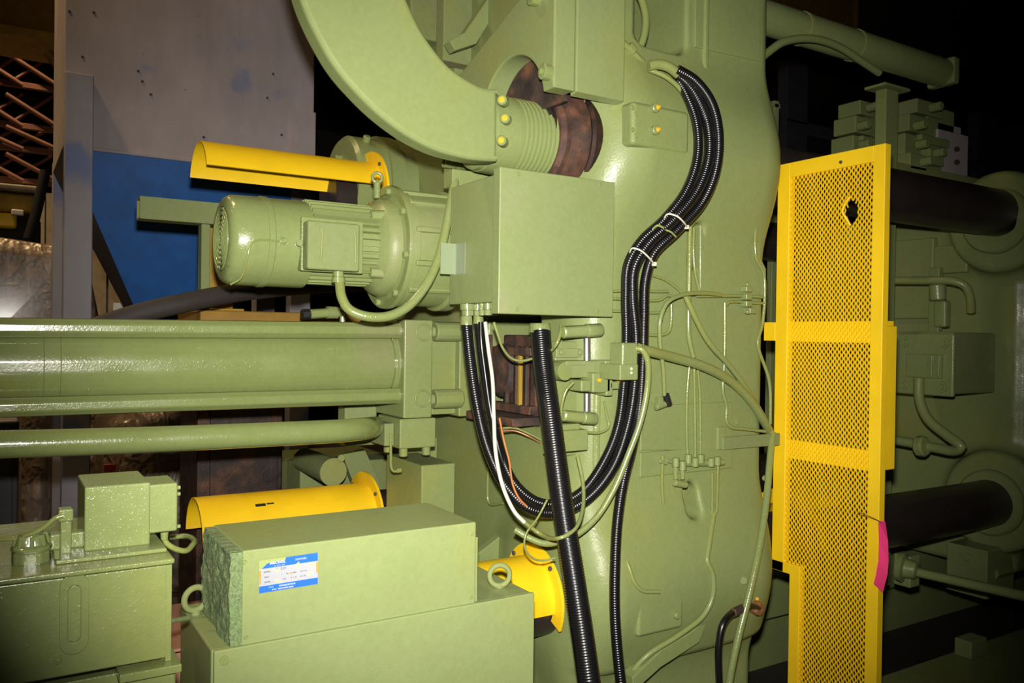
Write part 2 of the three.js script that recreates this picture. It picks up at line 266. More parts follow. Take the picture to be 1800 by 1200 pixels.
{ // lattice steelwork
  const t = thing('roof_truss', 'rust red steel lattice truss under the roof at the far left', 'truss'), zd = 8.6;
  const Y = py => zp(50, py, zd).y, x0 = zp(-160, 200, zd).x, x1 = zp(180, 200, zd).x;
  for (const py of [92, 150, 222, 262, 318]) obj('chord', box(x0, x1, Y(py) - 0.025, Y(py) + 0.025, zd, zd + 0.06, 0.004), M.trussRed, t);
  let k = 0; for (const [pa, pb] of [[92, 150], [165, 222], [222, 262], [270, 318]]) for (let i = 0; i < 4; i++) {
    const q = -150 + 80 * i + 20 * (k++ % 2); obj('brace', tube([zp(q, pa, zd - 0.03), zp(q + 45, (pa + pb) / 2, zd - 0.03), zp(q + 90, pb, zd - 0.03)], 0.022, { seg: 6 }), M.trussRed, t);
    obj('brace', tube([zp(q + 90, pa, zd + 0.09), zp(q + 45, (pa + pb) / 2, zd + 0.09), zp(q, pb, zd + 0.09)], 0.016, { seg: 6 }), M.trussRed, t); }
}
{ // yellow loader seen in a gap at the far left
  const t = thing('yellow_machine', 'small yellow lift truck parked before the ribbed partition', 'machine'), zd = 8.0;
  obj('cab', pbox(-40, 62, 338, 372, zd, 0.8, 0.03), M.yellowDull, t);
  obj('roof', pbox(-50, 80, 322, 334, zd - 0.05, 0.9, 0.02), M.cladding, t);
  obj('cowl', pbox(-40, 30, 372, 400, zd - 0.02, 0.6, 0.03), M.yellow, t);
  obj('lamp_housing', pbox(20, 42, 368, 378, zd - 0.08, 0.06, 0.01), M.paper, t);
  const c = zp(10, 400, zd + .3); obj('chassis', box(c.x - 0.5, c.x + 0.25, 0.25, c.y + 0.05, zd + 0.02, zd + 0.8, 0.02), M.dark, t);
  for (const x of [c.x - 0.35, c.x + 0.1]) obj('wheel', rod(V(x, 0.27, -zd - 0.02), V(x, 0.27, -zd - 0.2), 0.27, 28), M.rubber, t);
  obj('mast', tube([zp(50, 420, zd - .1), zp(62, 380, zd - .1), zp(80, 300, zd - .1)], 0.04, { seg: 8 }), M.dark, t);
}
// ---------------------------------------------------------------- grey bin with blue hopper
{
  const zd = 4.3, zb = 5.1, t = thing('hopper_bin', 'tall grey sheet-metal bin tapering to a blue hopper on steel legs', 'hopper');
  const xl = 0.262, xr = 1.43, yb = 2.335;
  obj('bin_panel', box(xl, xr, yb, 3.7, zd, zb, 0.006), M.sheetGrey, t);
  obj('side_strip', box(xr - 0.13, xr + 0.006, yb - 0.05, 2.66, zd - 0.012, zd - 0.001, 0.003), M.sheetGrey, t);
  const cx = 0.85, cz = 4.7, yt = 1.18, h = 0.06, top = [[xl, zd], [xr, zd], [xr, zb], [xl, zb]], bot = [[cx - h, cz - h], [cx + h, cz - h], [cx + h, cz + h], [cx - h, cz + h]];
  const face = i => { const j = (i + 1) % 4, A = V(top[i][0], yb - .002, -top[i][1]), B = V(top[j][0], yb - .002, -top[j][1]), C = V(bot[j][0], yt, -bot[j][1]), D = V(bot[i][0], yt, -bot[i][1]);
    const n = B.clone().sub(A).cross(D.clone().sub(A)).normalize().multiplyScalar(-0.006), g = new THREE.BufferGeometry(), q = [A, B, C, D], r = q.map(p => p.clone().sub(n)), P = [], tri = (a, b, c) => P.push(...a, ...b, ...c);
    const qd = (a, b, c, d) => { tri(a, b, c); tri(a, c, d); }; qd(q[0], q[3], q[2], q[1]); qd(r[0], r[1], r[2], r[3]); for (let k = 0; k < 4; k++) { const m = (k + 1) % 4; qd(q[k], q[m], r[m], r[k]); }
    g.setAttribute('position', new THREE.Float32BufferAttribute(P, 3)); g.computeVertexNormals(); return g; };
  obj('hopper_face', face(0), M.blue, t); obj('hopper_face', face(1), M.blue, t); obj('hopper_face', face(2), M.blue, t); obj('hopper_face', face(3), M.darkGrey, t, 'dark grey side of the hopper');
  obj('seam_flange', box(xl, xr, yb - 0.012, yb + 0.004, zd - 0.014, zd, 0.003), M.sheetGrey, t);
  const leg = (x0, x1, za, zc, yt2) => obj('leg', box(x0, x1, 0, yt2, za, zc, 0.006), M.legGrey, t);
  leg(0.262, 0.378, zd - 0.07, zd - 0.004, 2.655); leg(0.262, 0.38, zb - 0.02, zb + 0.1, 2.4); leg(1.32, 1.43, zd + 0.02, zd + 0.1, 2.3); leg(1.32, 1.43, zb - 0.12, zb, 2.3);
  for (const [px, py] of [[122, 20], [165, 22], [243, 125], [250, 143], [265, 166], [470, 172], [480, 130], [495, 237], [487, 268], [358, 241], [145, 100]]) { const p = zp(px, py, zd); obj('rivet_head', lathe(p.clone().setZ(-zd + 0.0005), ZA, [[0, 0.007], [0.003, 0.005], [0.004, 0]], 10), M.darkGrey, t); }
}
// ---------------------------------------------------------------- film-wrapped loads
function wrapped(name, label, x0, x1, y0, y1, zn, zf, seed, lean = 0) {
  const n = tileNoise(seed), g = new RoundedBoxGeometry(x1 - x0, y1 - y0, zf - zn, 14, 0.12); g.translate((x0 + x1) / 2, (y0 + y1) / 2, -(zn + zf) / 2);
  const p = g.attributes.position, nn = g.attributes.normal; for (let i = 0; i < p.count; i++) { const x = p.getX(i), y = p.getY(i), z = p.getZ(i), k = 0.05 * (fbm(n, x * .5 + 3 + z * .3, y * .5 + 3, 8, 3) - 0.5), ty = sm(y1 - 0.5, y1, y);
    p.setXYZ(i, x + nn.getX(i) * k - lean * ty * sm(x0, x1, x), y + nn.getY(i) * k - 0.35 * lean * sm(x0 + .3, x1, x) * ty, z + nn.getZ(i) * k); }
  g.computeVertexNormals();
  const t = thing(name, label, 'pallet load', 'film-wrapped loads behind the machine'); obj('wrapped_load', g, M.film, t);
  for (let i = 0; i < 3; i++) obj('pallet_runner', box(x0 + 0.05 + i * ((x1 - x0) / 2 - 0.1), x0 + 0.15 + i * ((x1 - x0) / 2 - 0.1), 0, 0.1, zn + 0.03, zf - 0.03, 0.004), M.card, t);
  obj('pallet_deck', box(x0 + 0.02, x1 - 0.02, 0.1, 0.14, zn + 0.02, zf - 0.02, 0.004), M.card, t);
  return t;
}
wrapped('wrapped_pallet', 'tall pallet load in clear plastic film beside the grey bin leg', -1.1, 0.80, 0.14, 2.13, 5.55, 6.7, 5, 0.38);
wrapped('wrapped_pallet', 'low pallet load in clear plastic film under the blue hopper', 0.46, 1.26, 0.14, 1.09, 4.45, 5.1, 9, 0.0);
{ const a = zp(200, 532, 5.53), b = zp(231, 556, 5.53); single('paper_sheet', box(a.x, b.x, b.y - 0.15, a.y, 5.53, 5.56, 0), M.paper, 'white paper sheet hanging on the wrapped load beneath the hopper', 'paper'); }
{ const a = zp(183, 817, 4.43), b = zp(204, 829, 4.43); single('red_label', box(a.x, b.x, b.y, a.y, 4.435, 4.46, 0.001), M.red, 'small red label on the low film-wrapped load', 'label'); }
{ // dark steel cabinet beyond the pipe, low left
  const t = thing('steel_cabinet', 'dark blue steel cabinet behind the return pipe', 'cabinet'); const a = zp(-60, 742, 3.6), b = zp(34, 742, 3.6);
  obj('body', box(a.x, b.x, 0.05, a.y, 3.6, 4.1, 0.01), M.darkGrey, t); obj('door', box(a.x + 0.02, b.x - 0.02, 0.1, a.y - 0.04, 3.585, 3.6, 0.004), M.darkGrey, t); obj('plinth', box(a.x, b.x, 0, 0.05, 3.62, 4.08, 0), M.dark, t);
}
{ // upright carton stack wrapped, between cabinet and leg
  const a = zp(42, 745, 4.0), b = zp(96, 745, 4.0); wrapped('wrapped_crate', 'narrow crate in shiny clear film between dark cabinet and grey leg', a.x, b.x + 0.02, 0.14, a.y + 0.15, 4.4, 4.9, 17, 0);
}
// yellow column and green square-tube frame behind the motor
{
  const t = thing('yellow_column', 'chipped yellow steel column behind the electric motor', 'column'); const a = zp(368, 388, 2.95), b = zp(412, 388, 2.95), y0 = zp(370, 545, 2.72).y;
  obj('shaft', box(a.x, b.x, y0 + 0.012, a.y + 0.02, 2.95, 3.03, 0.006), M.yellowDull, t); obj('foot_plate', box(a.x - .03, b.x + .03, y0, y0 + 0.012, 2.92, 3.06, 0.003), M.yellowDull, t);
}
{
  const t = thing('tube_frame', 'green square-tube frame with an open end behind the motor', 'frame'); const zd = 2.75, a = zp(246, 344, zd), b = zp(252, 384, zd), c = zp(520, 360, zd);
  const h = a.y - b.y, o = new THREE.Shape(), y1 = a.y, z0 = zd, w = 0.07; o.moveTo(z0, y1); o.lineTo(z0 + w, y1); o.lineTo(z0 + w, y1 - h); o.lineTo(z0, y1 - h); o.closePath();
  const hole = new THREE.Path(), e = 0.007; hole.moveTo(z0 + e, y1 - e); hole.lineTo(z0 + e, y1 - h + e); hole.lineTo(z0 + w - e, y1 - h + e); hole.lineTo(z0 + w - e, y1 - e); hole.closePath();
  obj('cross_tube', extrudeZY(o, a.x, c.x + 0.5, 0.002, [hole]), M.greenDull, t);
  const p = zp(353, 400, zd + .02), q = zp(369, 400, zd + .02); obj('upright', box(p.x, q.x, zp(370, 545, 2.72).y, y1 - h, zd + 0.01, zd + 0.06, 0.004), M.greenDull, t);
}
single('rubber_pipe', tube([zp(170, 575, 2.5), zp(240, 552, 2.5), zp(320, 533, 2.5), zp(400, 517, 2.55), zp(480, 507, 2.65), zp(600, 500, 2.9), zp(680, 500, 3.1)], 0.028), M.rubber, 'dusty dark rubber pipe rising behind the upper tie rod', 'pipe');
{ // low yellowish bench plate behind the cylinder
  const t = thing('rear_ledge', 'scuffed yellow-brown ledge behind the upper tie rod', 'ledge'); const a = zp(370, 545, 2.72), b = zp(600, 545, 2.72);
  obj('top', box(zp(352, 545, 2.72).x, b.x + 0.2, a.y - 0.05, a.y, 2.72, 3.1, 0.006), M.yellowOld, t); obj('dark_body', box(zp(352, 545, 2.72).x + 0.01, zp(500, 545, 2.8).x, 0, a.y - 0.05, 2.8, 3.08, 0.006), M.rustDark, t, 'dark brown body of the ledge'); obj('body_panel', box(zp(352, 545, 2.72).x + 0.05, zp(490, 545, 2.8).x, 0.8, a.y - 0.2, 2.79, 2.8, 0.003), M.rustDark, t);
}
// racking with cartons in the dark at the right
{
  const t = thing('pallet_rack', 'dark steel pallet rack in the unlit hall beyond the machine', 'rack'); const zd = 5.4;
  for (const px of [1400, 1735]) { const a = zp(px - 18, 300, zd), b = zp(px + 18, 300, zd); obj('upright', box(a.x, b.x, 0, 4.2, zd, zd + 0.12, 0.004), M.darkGrey, t); obj('upright', box(a.x, b.x, 0, 4.2, zd + 0.8, zd + 0.92, 0.004), M.darkGrey, t); }
  const a = zp(1380, 250, zd), b = zp(1860, 250, zd); for (const y of [1.1, 2.55, 3.5]) { obj('beam', box(a.x, b.x, y, y + 0.1, zd - 0.01, zd + 0.05, 0.004), M.darkGrey, t); obj('beam', box(a.x, b.x, y, y + 0.1, zd + 0.85, zd + 0.91, 0.004), M.darkGrey, t); obj('deck', box(a.x, b.x, y + 0.1, y + 0.12, zd, zd + 0.9, 0), M.darkGrey, t); }
  const lab = ['brown carton on the rack beside its far upright', 'brown carton standing alone on the rack top shelf', 'plain carton on the rack next to the header pipe end', 'wide carton on the lower rack shelf'];
  [[1425, 1500, 2.67, 0.62], [1560, 1640, 3.62, 0.5], [1675, 1725, 2.67, 0.75], [1440, 1560, 1.22, 0.8]].forEach(([p, q, y, h], i) => { const u = zp(p, 300, zd + .1), v = zp(q, 300, zd + .1); const c = thing('carton', lab[i], 'carton', 'cartons on the pallet rack'); obj('box_body', box(u.x, v.x, y, y + h, zd + 0.1, zd + 0.7, 0.006), M.card, c); obj('tape_strip', box((u.x + v.x) / 2 - 0.03, (u.x + v.x) / 2 + 0.03, y + h, y + h + 0.001, zd + 0.1, zd + 0.7, 0), M.yellowDull, c); });
}

// ================================================================ fixed platen
const TBU = 2.0, TBL = 0.87, ZF = 1.745, ZR = 2.65; // tie-bar heights and distances
{
  const t = thing('fixed_platen', 'massive green cast platen with swollen tie-bar bosses', 'machine frame');
  const s1 = zp(1226, 432, 1.6), s2 = zp(1216, 880, 1.6);
  const rr2 = (x, z) => { const r = x > 1.54 ? 0.05 : 0.10, qx = Math.abs(x - 1.54) - 0.325 + r, qz = Math.abs(z - 2.22) - 0.61 + r; return Math.hypot(Math.max(qx, 0), Math.max(qz, 0)) + Math.min(Math.max(qx, qz), 0) - r; };
  const f = (x, y, z) => {
    let d = Math.max(rr2(x, z), Math.abs(y - 1.4) - 1.34);
    d = smax(d, -(sdBox(x, y, z, [1.5, 0.32, 1.58], [0.5, 0.36, 0.07], 0.02)), 0.03);
    d = smin(d, sdCylX(x, y, z, 1.285, 1.858, TBU - 0.01, ZF, 0.205, 0.09), 0.12);
    d = smin(d, sdCylX(x, y, z, 1.22, 1.845, TBL - 0.01, ZF, 0.205, 0.08), 0.12);
    d = smax(d, -sdBox(x, y, z, [1.445, 2.55, 1.9], [0.085, 0.315, 0.55], 0.03), 0.012);
    d = smax(d, -sdBox(x, y, z, [1.3, 1.41, 1.945], [0.25, 0.15, 0.135], 0.015), 0.01);
    const cap = (c, hy, w) => { const yy = y - c.y, k = Math.max(Math.abs(yy) - hy, 0); return Math.max(Math.hypot(x - c.x, k) - w, z - 1.66); };
    d = smax(d, -cap(s1, 0.042, 0.018), 0.012); d = smax(d, -cap(s2, 0.022, 0.024), 0.012);
    return d;
  };
  obj('casting', sdfMesh(f, [1.16, 0.2, 1.48], [1.92, 2.76, 2.88], 0.0105), M.casting, t);
  obj('foot', box(1.24, 1.82, 0, 0.26, 1.7, 2.8, 0.03), M.green, t);
  // cover plates and pads
  const q = new THREE.Shape([[1232, 350], [1325, 363], [1338, 378], [1338, 452], [1348, 472], [1348, 520], [1232, 518]].map(([px, py]) => { const p = zp(px, py, 1.6); return new THREE.Vector2(p.x, p.y); }));
  obj('cover_plate', extrudeXY(q, 1.602, 1.63, 0.003), M.green, t);
  obj('boss_pad', pbox(1112, 1213, 186, 262, 1.53, 0.12, 0.012), M.green, t);
  for (const [px, py] of [[1148, 191], [1148, 230]]) { const p = zp(px, py, 1.53); obj('bolt_head', rod(p, p.clone().add(V(0, 0, 0.014)), 0.011, 14), M.green, t); const c = p.clone().add(V(0.004, 0.001, 0.014)); obj('paint_cap', lathe(c, ZA, [[0, 0.006], [0.004, 0.004], [0.005, 0]], 12), M.capYellow, t, 'yellow dab'); }
  for (const [px, py] of [[1112, 189], [1118, 200], [1112, 228], [1118, 238]]) { const p = zp(px, py, 1.529); obj('plug', lathe(p, ZA, [[0, 0.006], [0.003, 0.005], [0.004, 0]], 12), M.green, t); }
  obj('boss_pad', pbox(1122, 1202, 1036, 1112, 1.535, 0.12, 0.01), M.green, t);
  { const p = zp(1187, 1080, 1.534); obj('bolt_head', rod(p, p.clone().add(V(0, 0, 0.012)), 0.009, 12), M.green, t); }
  // lower diagonal lip under the boss
  obj('cast_lip', tube(path([[1255, 900, 1.585], [1246, 960, 1.55], [1243, 985, 1.54], [1253, 1010, 1.533], [1252, 1050, 1.532], [1236, 1082, 1.535], [1190, 1118, 1.545], [1140, 1150, 1.56], [1112, 1180, 1.58], [1098, 1215, 1.6]]), 0.007, { seg: 10 }), M.green, t);
  obj('cast_lip', tube(path([[1092, 965, 1.575], [1105, 995, 1.548], [1116, 1025, 1.535], [1130, 1038, 1.532], [1160, 1040, 1.53]]), 0.005, { seg: 8 }), M.green, t);
  obj('lip_web', extrudeXY([[1110, 1190], [1160, 1142], [1215, 1108], [1245, 1078], [1228, 1128], [1160, 1172], [1112, 1215]].map(([px, py]) => { const p = zp(px, py, 1.56); return [p.x, p.y]; }), 1.556, 1.66, 0.003), M.green, t);
  // side rail plate up the far edge of the front
  obj('edge_rib', box(1.585, 1.605, 2.21, 2.74, 1.598, 1.7, 0.008), M.green, t); obj('face_plate', extrudeXY([[1222, -60], [1336, -60], [1337, 107], [1222, 82]].map(([px, py]) => { const p = zp(px, py, 1.603); return [p.x, p.y]; }), 1.603, 1.66, 0.003), M.casting, t);
  obj('upper_web', box(1.30, 1.80, 2.2, 2.74, 2.30, 2.36, 0.01), M.greenDull, t);
  obj('seam_strip', tube(path([[1245, 348], [1290, 353], [1330, 368], [1338, 385]], 1.598), 0.004, { seg: 6 }), M.green, t);
  for (const [px, py] of [[1142, 751], [1142, 797], [1295, 742], [1290, 782], [1343, 840], [1190, 945], [1270, 130]]) { const p = zp(px, py, 1.612); obj('plug', lathe(p, ZA, [[0, 0.008], [0.006, 0.007], [0.008, 0]], 12), M.green, t); }
  obj('joint_plate', box(zp(1128, 760, 1.6).x, zp(1290, 760, 1.6).x, zp(1200, 832, 1.6).y, zp(1200, 790, 1.6).y, 1.603, 1.63, 0.003), M.green, t);
  obj('joint_plate', extrudeXY([[1128, 700], [1160, 712], [1290, 706], [1290, 790], [1128, 792]].map(([px, py]) => { const p = zp(px, py, 1.6); return [p.x, p.y]; }), 1.604, 1.63, 0.003), M.green, t);
  // fluted pillar of pipes at the near left corner
  for (const [px, r] of [[1049, 0.016], [1078, 0.009]]) obj('corner_pipe', tube([zp(px, 655, 1.635), zp(px - 2, 780, 1.635), zp(px - 4, 900, 1.635), zp(px - 22, 980, 1.65)], r), M.greenGloss, t);
}
{ // rusty gear inside the side opening
  const t = thing('shot_coupling', 'rusty brown coupling and clamps inside the platen opening', 'coupling');
  obj('back_plate', box(1.40, 1.44, 1.28, 1.55, 1.82, 2.07, 0.004), M.rustDark, t);
  obj('ram', rod(V(1.19, 1.40, -1.98), V(1.40, 1.40, -1.98), 0.075, 32), M.rust, t);
  obj('clamp', box(1.22, 1.27, 1.27, 1.50, 1.83, 2.0, 0.006), M.rust, t);
  for (const z of [1.85, 1.90, 1.95]) obj('stud', rod(V(1.205, 1.29, -z), V(1.205, 1.47, -z), 0.010, 12), M.rustDark, t);
  for (const y of [1.30, 1.455]) obj('cross_bar', box(1.195, 1.222, y - .012, y + .012, 1.82, 2.02, 0.004), M.rust, t);
  obj('yellow_link', box(1.196, 1.206, 1.30, 1.45, 1.872, 1.884, 0.002), M.yellowDull, t);
  obj('side_plate', box(1.16, 1.19, 1.27, 1.5, 2.005, 2.03, 0.003), M.rust, t);
  obj('sill', box(1.13, 1.30, 1.262, 1.285, 1.8, 2.05, 0.004), M.rust, t);
}
// ---------------------------------------------------------------- tie bars
function tieBar(y, zd, x0, x1, label) { const t = thing('tie_bar', label, 'tie bar', 'four steel tie bars of the machine'); obj('bar', rod(V(x0, y, -zd), V(x1, y, -zd), 0.09, 48, 0.006), M.barSteel, t); return t; }
{
  const t = tieBar(TBU, ZF, 1.14, 3.42, 'dark steel upper near tie bar with threaded green end and rusty nut');
  const prof = [[0, 0]]; prof.push([0, 0.092]); for (let i = 0; i < 9; i++) { prof.push([0.012 + i * 0.0125, 0.0955], [0.012 + i * 0.0125 + 0.004, 0.0955], [0.012 + i * 0.0125 + 0.0062, 0.0915], [0.012 + i * 0.0125 + 0.0085, 0.0915]); } prof.push([0.125, 0.093], [0.125, 0]);
  obj('thread', lathe(V(1.045, TBU - 0.015, -ZF), XA, prof, 56), M.greenGloss, t);
  const end = obj('end_cap', lathe(V(0.985, TBU - 0.015, -ZF), XA, [[0, 0], [0, 0.086], [0.006, 0.092], [0.06, 0.096], [0.063, 0.0]], 56), M.green, t);
  obj('nut_ring', lathe(V(1.158, TBU - 0.01, -ZF), XA, [[0, 0.08], [0, 0.104], [0.012, 0.112], [0.014, 0.128], [0.062, 0.136], [0.068, 0.134], [0.068, 0.08]], 56), M.rust, t, 'rusty brown nut ring');
  obj('nut_ring', lathe(V(1.228, TBU - 0.01, -ZF), XA, [[0, 0.08], [0, 0.136], [0.006, 0.144], [0.07, 0.146], [0.075, 0.14], [0.075, 0.08]], 56), M.rustDark, t, 'dark oily nut ring');
  { const l = tieBar(TBL, ZF, 1.21, 3.42, 'dark steel lower near tie bar under the yellow cover'); obj('bar_end', rod(V(1.0, 0.825, -ZF), V(1.22, 0.825, -ZF), 0.085, 40, 0.005), M.barSteel, l); }
  tieBar(TBU - 0.05, ZR, 0.93, 3.42, 'dark steel upper far tie bar under the yellow trough');
  tieBar(TBL, ZR, 0.62, 3.42, 'dark steel lower far tie bar under the yellow trough');
}
// curved arm on the tie-bar end
{
  const t = thing('curved_arm', 'thick curved green arm sweeping up from the tie-bar end', 'arm'), zn = 1.635, zf = 1.695, L = (px, py) => { const p = zp(px, py, zn); return new THREE.Vector2(p.x, p.y); };
  const s = new THREE.Shape(), up = [[875, 155], [850, 152], [822, 138], [790, 115], [762, 82], [738, 45], [715, -5], [690, -70], [670, -140]].map(a => L(...a)), lo = [[496, -140], [512, -70], [530, 0], [556, 60], [590, 118], [630, 165], [672, 205], [720, 240], [768, 264], [815, 277], [850, 282], [875, 283]].map(a => L(...a));
  s.moveTo(up[0].x, up[0].y); s.splineThru(up.slice(1)); s.lineTo(lo[0].x, lo[0].y); s.splineThru(lo.slice(1)); s.closePath();
  obj('arm_body', extrudeXY(s, zn, zf, 0.011, [], 60), M.armPaint, t);
  const e = zp(877, 220, ZF); // bolts on the shoulder where the arm meets the bar
  const xs = L(875, 220).x;
  obj('shoulder', lathe(V(xs - 0.004, TBU - 0.015, -ZF), XA, [[0, 0], [0, 0.08], [0.006, 0.088], [0.028, 0.092], [0.03, 0]], 56), M.green, t);
  for (const [px, py] of [[884, 177], [889, 209], [883, 248]]) { const p = zp(px, py, 1.632); const dir = V(-0.75, 0, 0.66); obj('bolt_head', rod(p.clone().addScaledVector(dir, -0.012), p.clone().addScaledVector(dir, 0.010), 0.012, 14), M.green, t); obj('paint_cap', lathe(p.clone().addScaledVector(dir, 0.010), dir, [[0, 0.007], [0.002, 0.005], [0.003, 0]], 12), M.capYellow, t, 'yellow dab'); }
}
// yoke over the nut
{
  const t = thing('nut_yoke', 'green plate yoke arched over the rusty tie-bar nut', 'yoke'), s = new THREE.Shape(), c = [1.735, 2.035], r = 0.145;
  s.moveTo(1.55, 2.062); s.lineTo(1.55, 2.62); s.lineTo(1.62, 2.62); s.lineTo(1.62, 2.34); s.lineTo(2.02, 2.20); s.lineTo(2.02, 2.03); s.lineTo(c[0] + r, 2.03); s.absarc(c[0], c[1], r, 0, Math.PI - 0.19, false); s.closePath();
  obj('arch_plate', extrudeZY(s, 1.07, 1.13, 0.004, [], 40), M.greenSmooth, t);
  const s2 = new THREE.Shape(); s2.moveTo(1.56, 2.066); s2.lineTo(1.56, 2.62); s2.lineTo(1.66, 2.62); s2.lineTo(1.66, 2.36); s2.lineTo(2.0, 2.24); s2.lineTo(2.0, 2.12); s2.lineTo(1.88, 2.12); s2.absarc(c[0], 2.03, r + 0.01, 0.55, Math.PI - 0.2, false); s2.closePath();
  obj('rear_plate', extrudeZY(s2, 1.14, 1.285, 0.004, [], 40), M.greenSmooth, t);
  { const hs = new THREE.Shape(); hs.moveTo(1.735 + 0.146, 2.05); hs.absarc(1.735, 2.035, 0.146, 0.1, Math.PI - 0.1, false); hs.closePath(); obj('bore_face', extrudeZY(hs, 1.128, 1.139, 0.001), M.rust, t, 'rusty brown face inside the arch'); }
  for (const [px, py] of [[966, 128], [945, -2]]) { const p = xp(px, py, 1.07); obj('socket_bolt', lathe(p, V(-1, 0, 0), [[0, 0.018], [0.020, 0.018], [0.022, 0.015], [0.022, 0.009], [0.010, 0.008], [0.010, 0]], 20), M.greenGloss, t); }
}
{ // square brackets and frame parts behind the arm, top centre
  const t = thing('top_bracket', 'green angled bracket plates behind the curved arm', 'bracket');
  obj('gusset', extrudeXY([[785, 75], [812, 60], [880, -40], [905, -40], [832, 80], [795, 92]].map(([px, py]) => { const p = zp(px, py, 2.12); return [p.x, p.y]; }), 2.1, 2.14, 0.003), M.greenSmooth, t);
  obj('box_block', pbox(722, 790, -60, 70, 2.35, 0.25, 0.008), M.greenDull, t);
  obj('cross_plate', pbox(780, 900, -40, 118, 2.2, 0.05, 0.004), M.greenDull, t);
  obj('stub', pbox(885, 915, -25, 28, 2.05, 0.1, 0.006), M.greenGloss, t);
  obj('post', box(zp(800, 100, 2.25).x, zp(850, 100, 2.25).x, zp(820, 140, 2.25).y, 2.7, 2.25, 2.6, 0.006), M.greenDull, t);
}

// ================================================================ shot cylinder
{
  const t = thing('shot_cylinder', 'long green hydraulic shot cylinder held by tie rods in a bolted end block', 'cylinder');
  const zc = 2.2, yc = 1.414, x0 = -0.75, x1 = 0.955, prof = [[0, 0], [0, 0.094]];
  const grooves = [zp(78, 640, 2.1).x, zp(108, 640, 2.1).x, zp(592, 640, 2.1).x]; for (const gx of grooves) prof.push([gx - x0 - 0.001, 0.094], [gx - x0, 0.0928], [gx - x0 + 0.001, 0.094]);
  const fx = zp(616, 640, 2.1).x - x0; prof.push([fx, 0.094], [fx + 0.003, 0.0965], [x1 - x0 - 0.02, 0.0965], [x1 - x0 - 0.012, 0.090], [x1 - x0 - 0.006, 0.097], [x1 - x0, 0.097], [x1 - x0, 0]);
  obj('barrel', lathe(V(x0, yc, -zc), XA, prof, 72), M.cylPaint, t);
  for (const [y, zd] of [[1.495, 2.125], [1.326, 2.125], [1.495, 2.285], [1.326, 2.285]]) obj('tie_rod', rod(V(x0, y - 0.001, -zd), V(0.958, y + 0.012 * (y > 1.4), -zd), 0.0225, 24, 0.002), M.cylPaint, t);
  obj('end_block', box(0.955, 1.042, 1.265, 1.5375, 2.085, 2.42, 0.005), M.green, t);
  obj('shoulder_block', box(1.04, 1.14, 1.268, 1.534, 2.125, 2.40, 0.004), M.green, t);
  obj('mounting_flange', box(1.135, 1.21, 1.262, 1.522, 2.10, 2.42, 0.004), M.green, t);
  for (const y of [1.506, 1.315]) { obj('cap_screw', lathe(V(1.052, y, -2.10), XA, [[0.012, 0], [0.012, 0.014], [0, 0.0165], [0, 0.025], [0.003, 0.0275], [0.085, 0.0275], [0.088, 0.025], [0.088, 0]], 28), M.green, t); }
  for (const [px, py] of [[745, 584], [743, 700]]) { const p = zp(px, py, 2.085); obj('weld_ring', torus(p, ZA, 0.0225, 0.003, 8, 28).scale(1, 1, 1), M.green, t); }
  obj('rear_head', box(-0.95, -0.75, 1.27, 1.55, 2.02, 2.42, 0.006), M.green, t);
  obj('support_foot', box(-0.9, -0.8, 0, 1.27, 2.1, 2.34, 0.006), M.green, t);
}
{ // port block hanging below the end block
  const t = thing('port_flange', 'green port block with cap screws below the cylinder end block', 'fitting');
  obj('block', box(0.945, 1.055, 1.182, 1.264, 2.085, 2.24, 0.004), M.green, t);
  for (const [x, z] of [[0.965, 2.105], [1.035, 2.105], [0.96, 2.2]]) obj('cap_screw', rod(V(x, 1.158, -z), V(x, 1.184, -z), 0.012, 18), M.green, t);
  obj('side_plate', box(0.915, 0.944, 1.187, 1.25, 2.12, 2.22, 0.004), M.greenDull, t);
}
{ // return pipe
  const t = thing('return_pipe', 'thick green return pipe with an elbow below the shot cylinder', 'pipe');
  obj('pipe', tube([zp(-260, 787, 2.0), zp(0, 781, 2.0), zp(250, 773, 2.0), zp(480, 763, 2.0), zp(600, 757, 2.005), zp(634, 754, 2.03), zp(650, 752, 2.075), zp(656, 750, 2.15), zp(660, 748, 2.3)], 0.0295, { seg: 24 }), M.cylPaint, t);
  obj('flange', box(0.86, 0.96, 1.17, 1.31, 2.28, 2.34, 0.006), M.greenDull, t);
}
{ // pipe clip
  const t = thing('thin_pipe', 'thin green L-shaped pipe below the port block', 'pipe');
  obj('pipe', tube([zp(687, 762, 2.1), zp(687, 800, 2.1), zp(688, 822, 2.1), zp(692, 828, 2.1), zp(702, 827, 2.1)], 0.004, { seg: 8 }), M.greenGloss, t); obj('fitting', rod(zp(697, 827, 2.1), zp(705, 826, 2.1), 0.007, 10), M.greenGloss, t);
}
{ // pedestal under the end block
  const t = thing('support_pedestal', 'green sheet pedestal and slanted gusset under the cylinder end', 'pedestal');
  obj('post', box(zp(741, 850, 2.06).x, zp(800, 850, 2.06).x, 0, zp(770, 816, 2.06).y, 2.06, 2.3, 0.004), M.green, t);
  obj('rear_web', box(1.09, 1.2, 0, 1.17, 2.36, 2.4, 0.004), M.green, t);
  obj('gusset', extrudeXY([[600, 798], [640, 790], [690, 900], [720, 990], [660, 990], [640, 900]].map(([px, py]) => { const p = zp(px, py, 2.74); return [p.x, p.y]; }), 2.73, 2.76, 0.002), M.greenDull, t);
  obj('base_plate', box(0.8, 1.2, 0, 0.02, 1.9, 2.6, 0.003), M.greenDull, t);
}
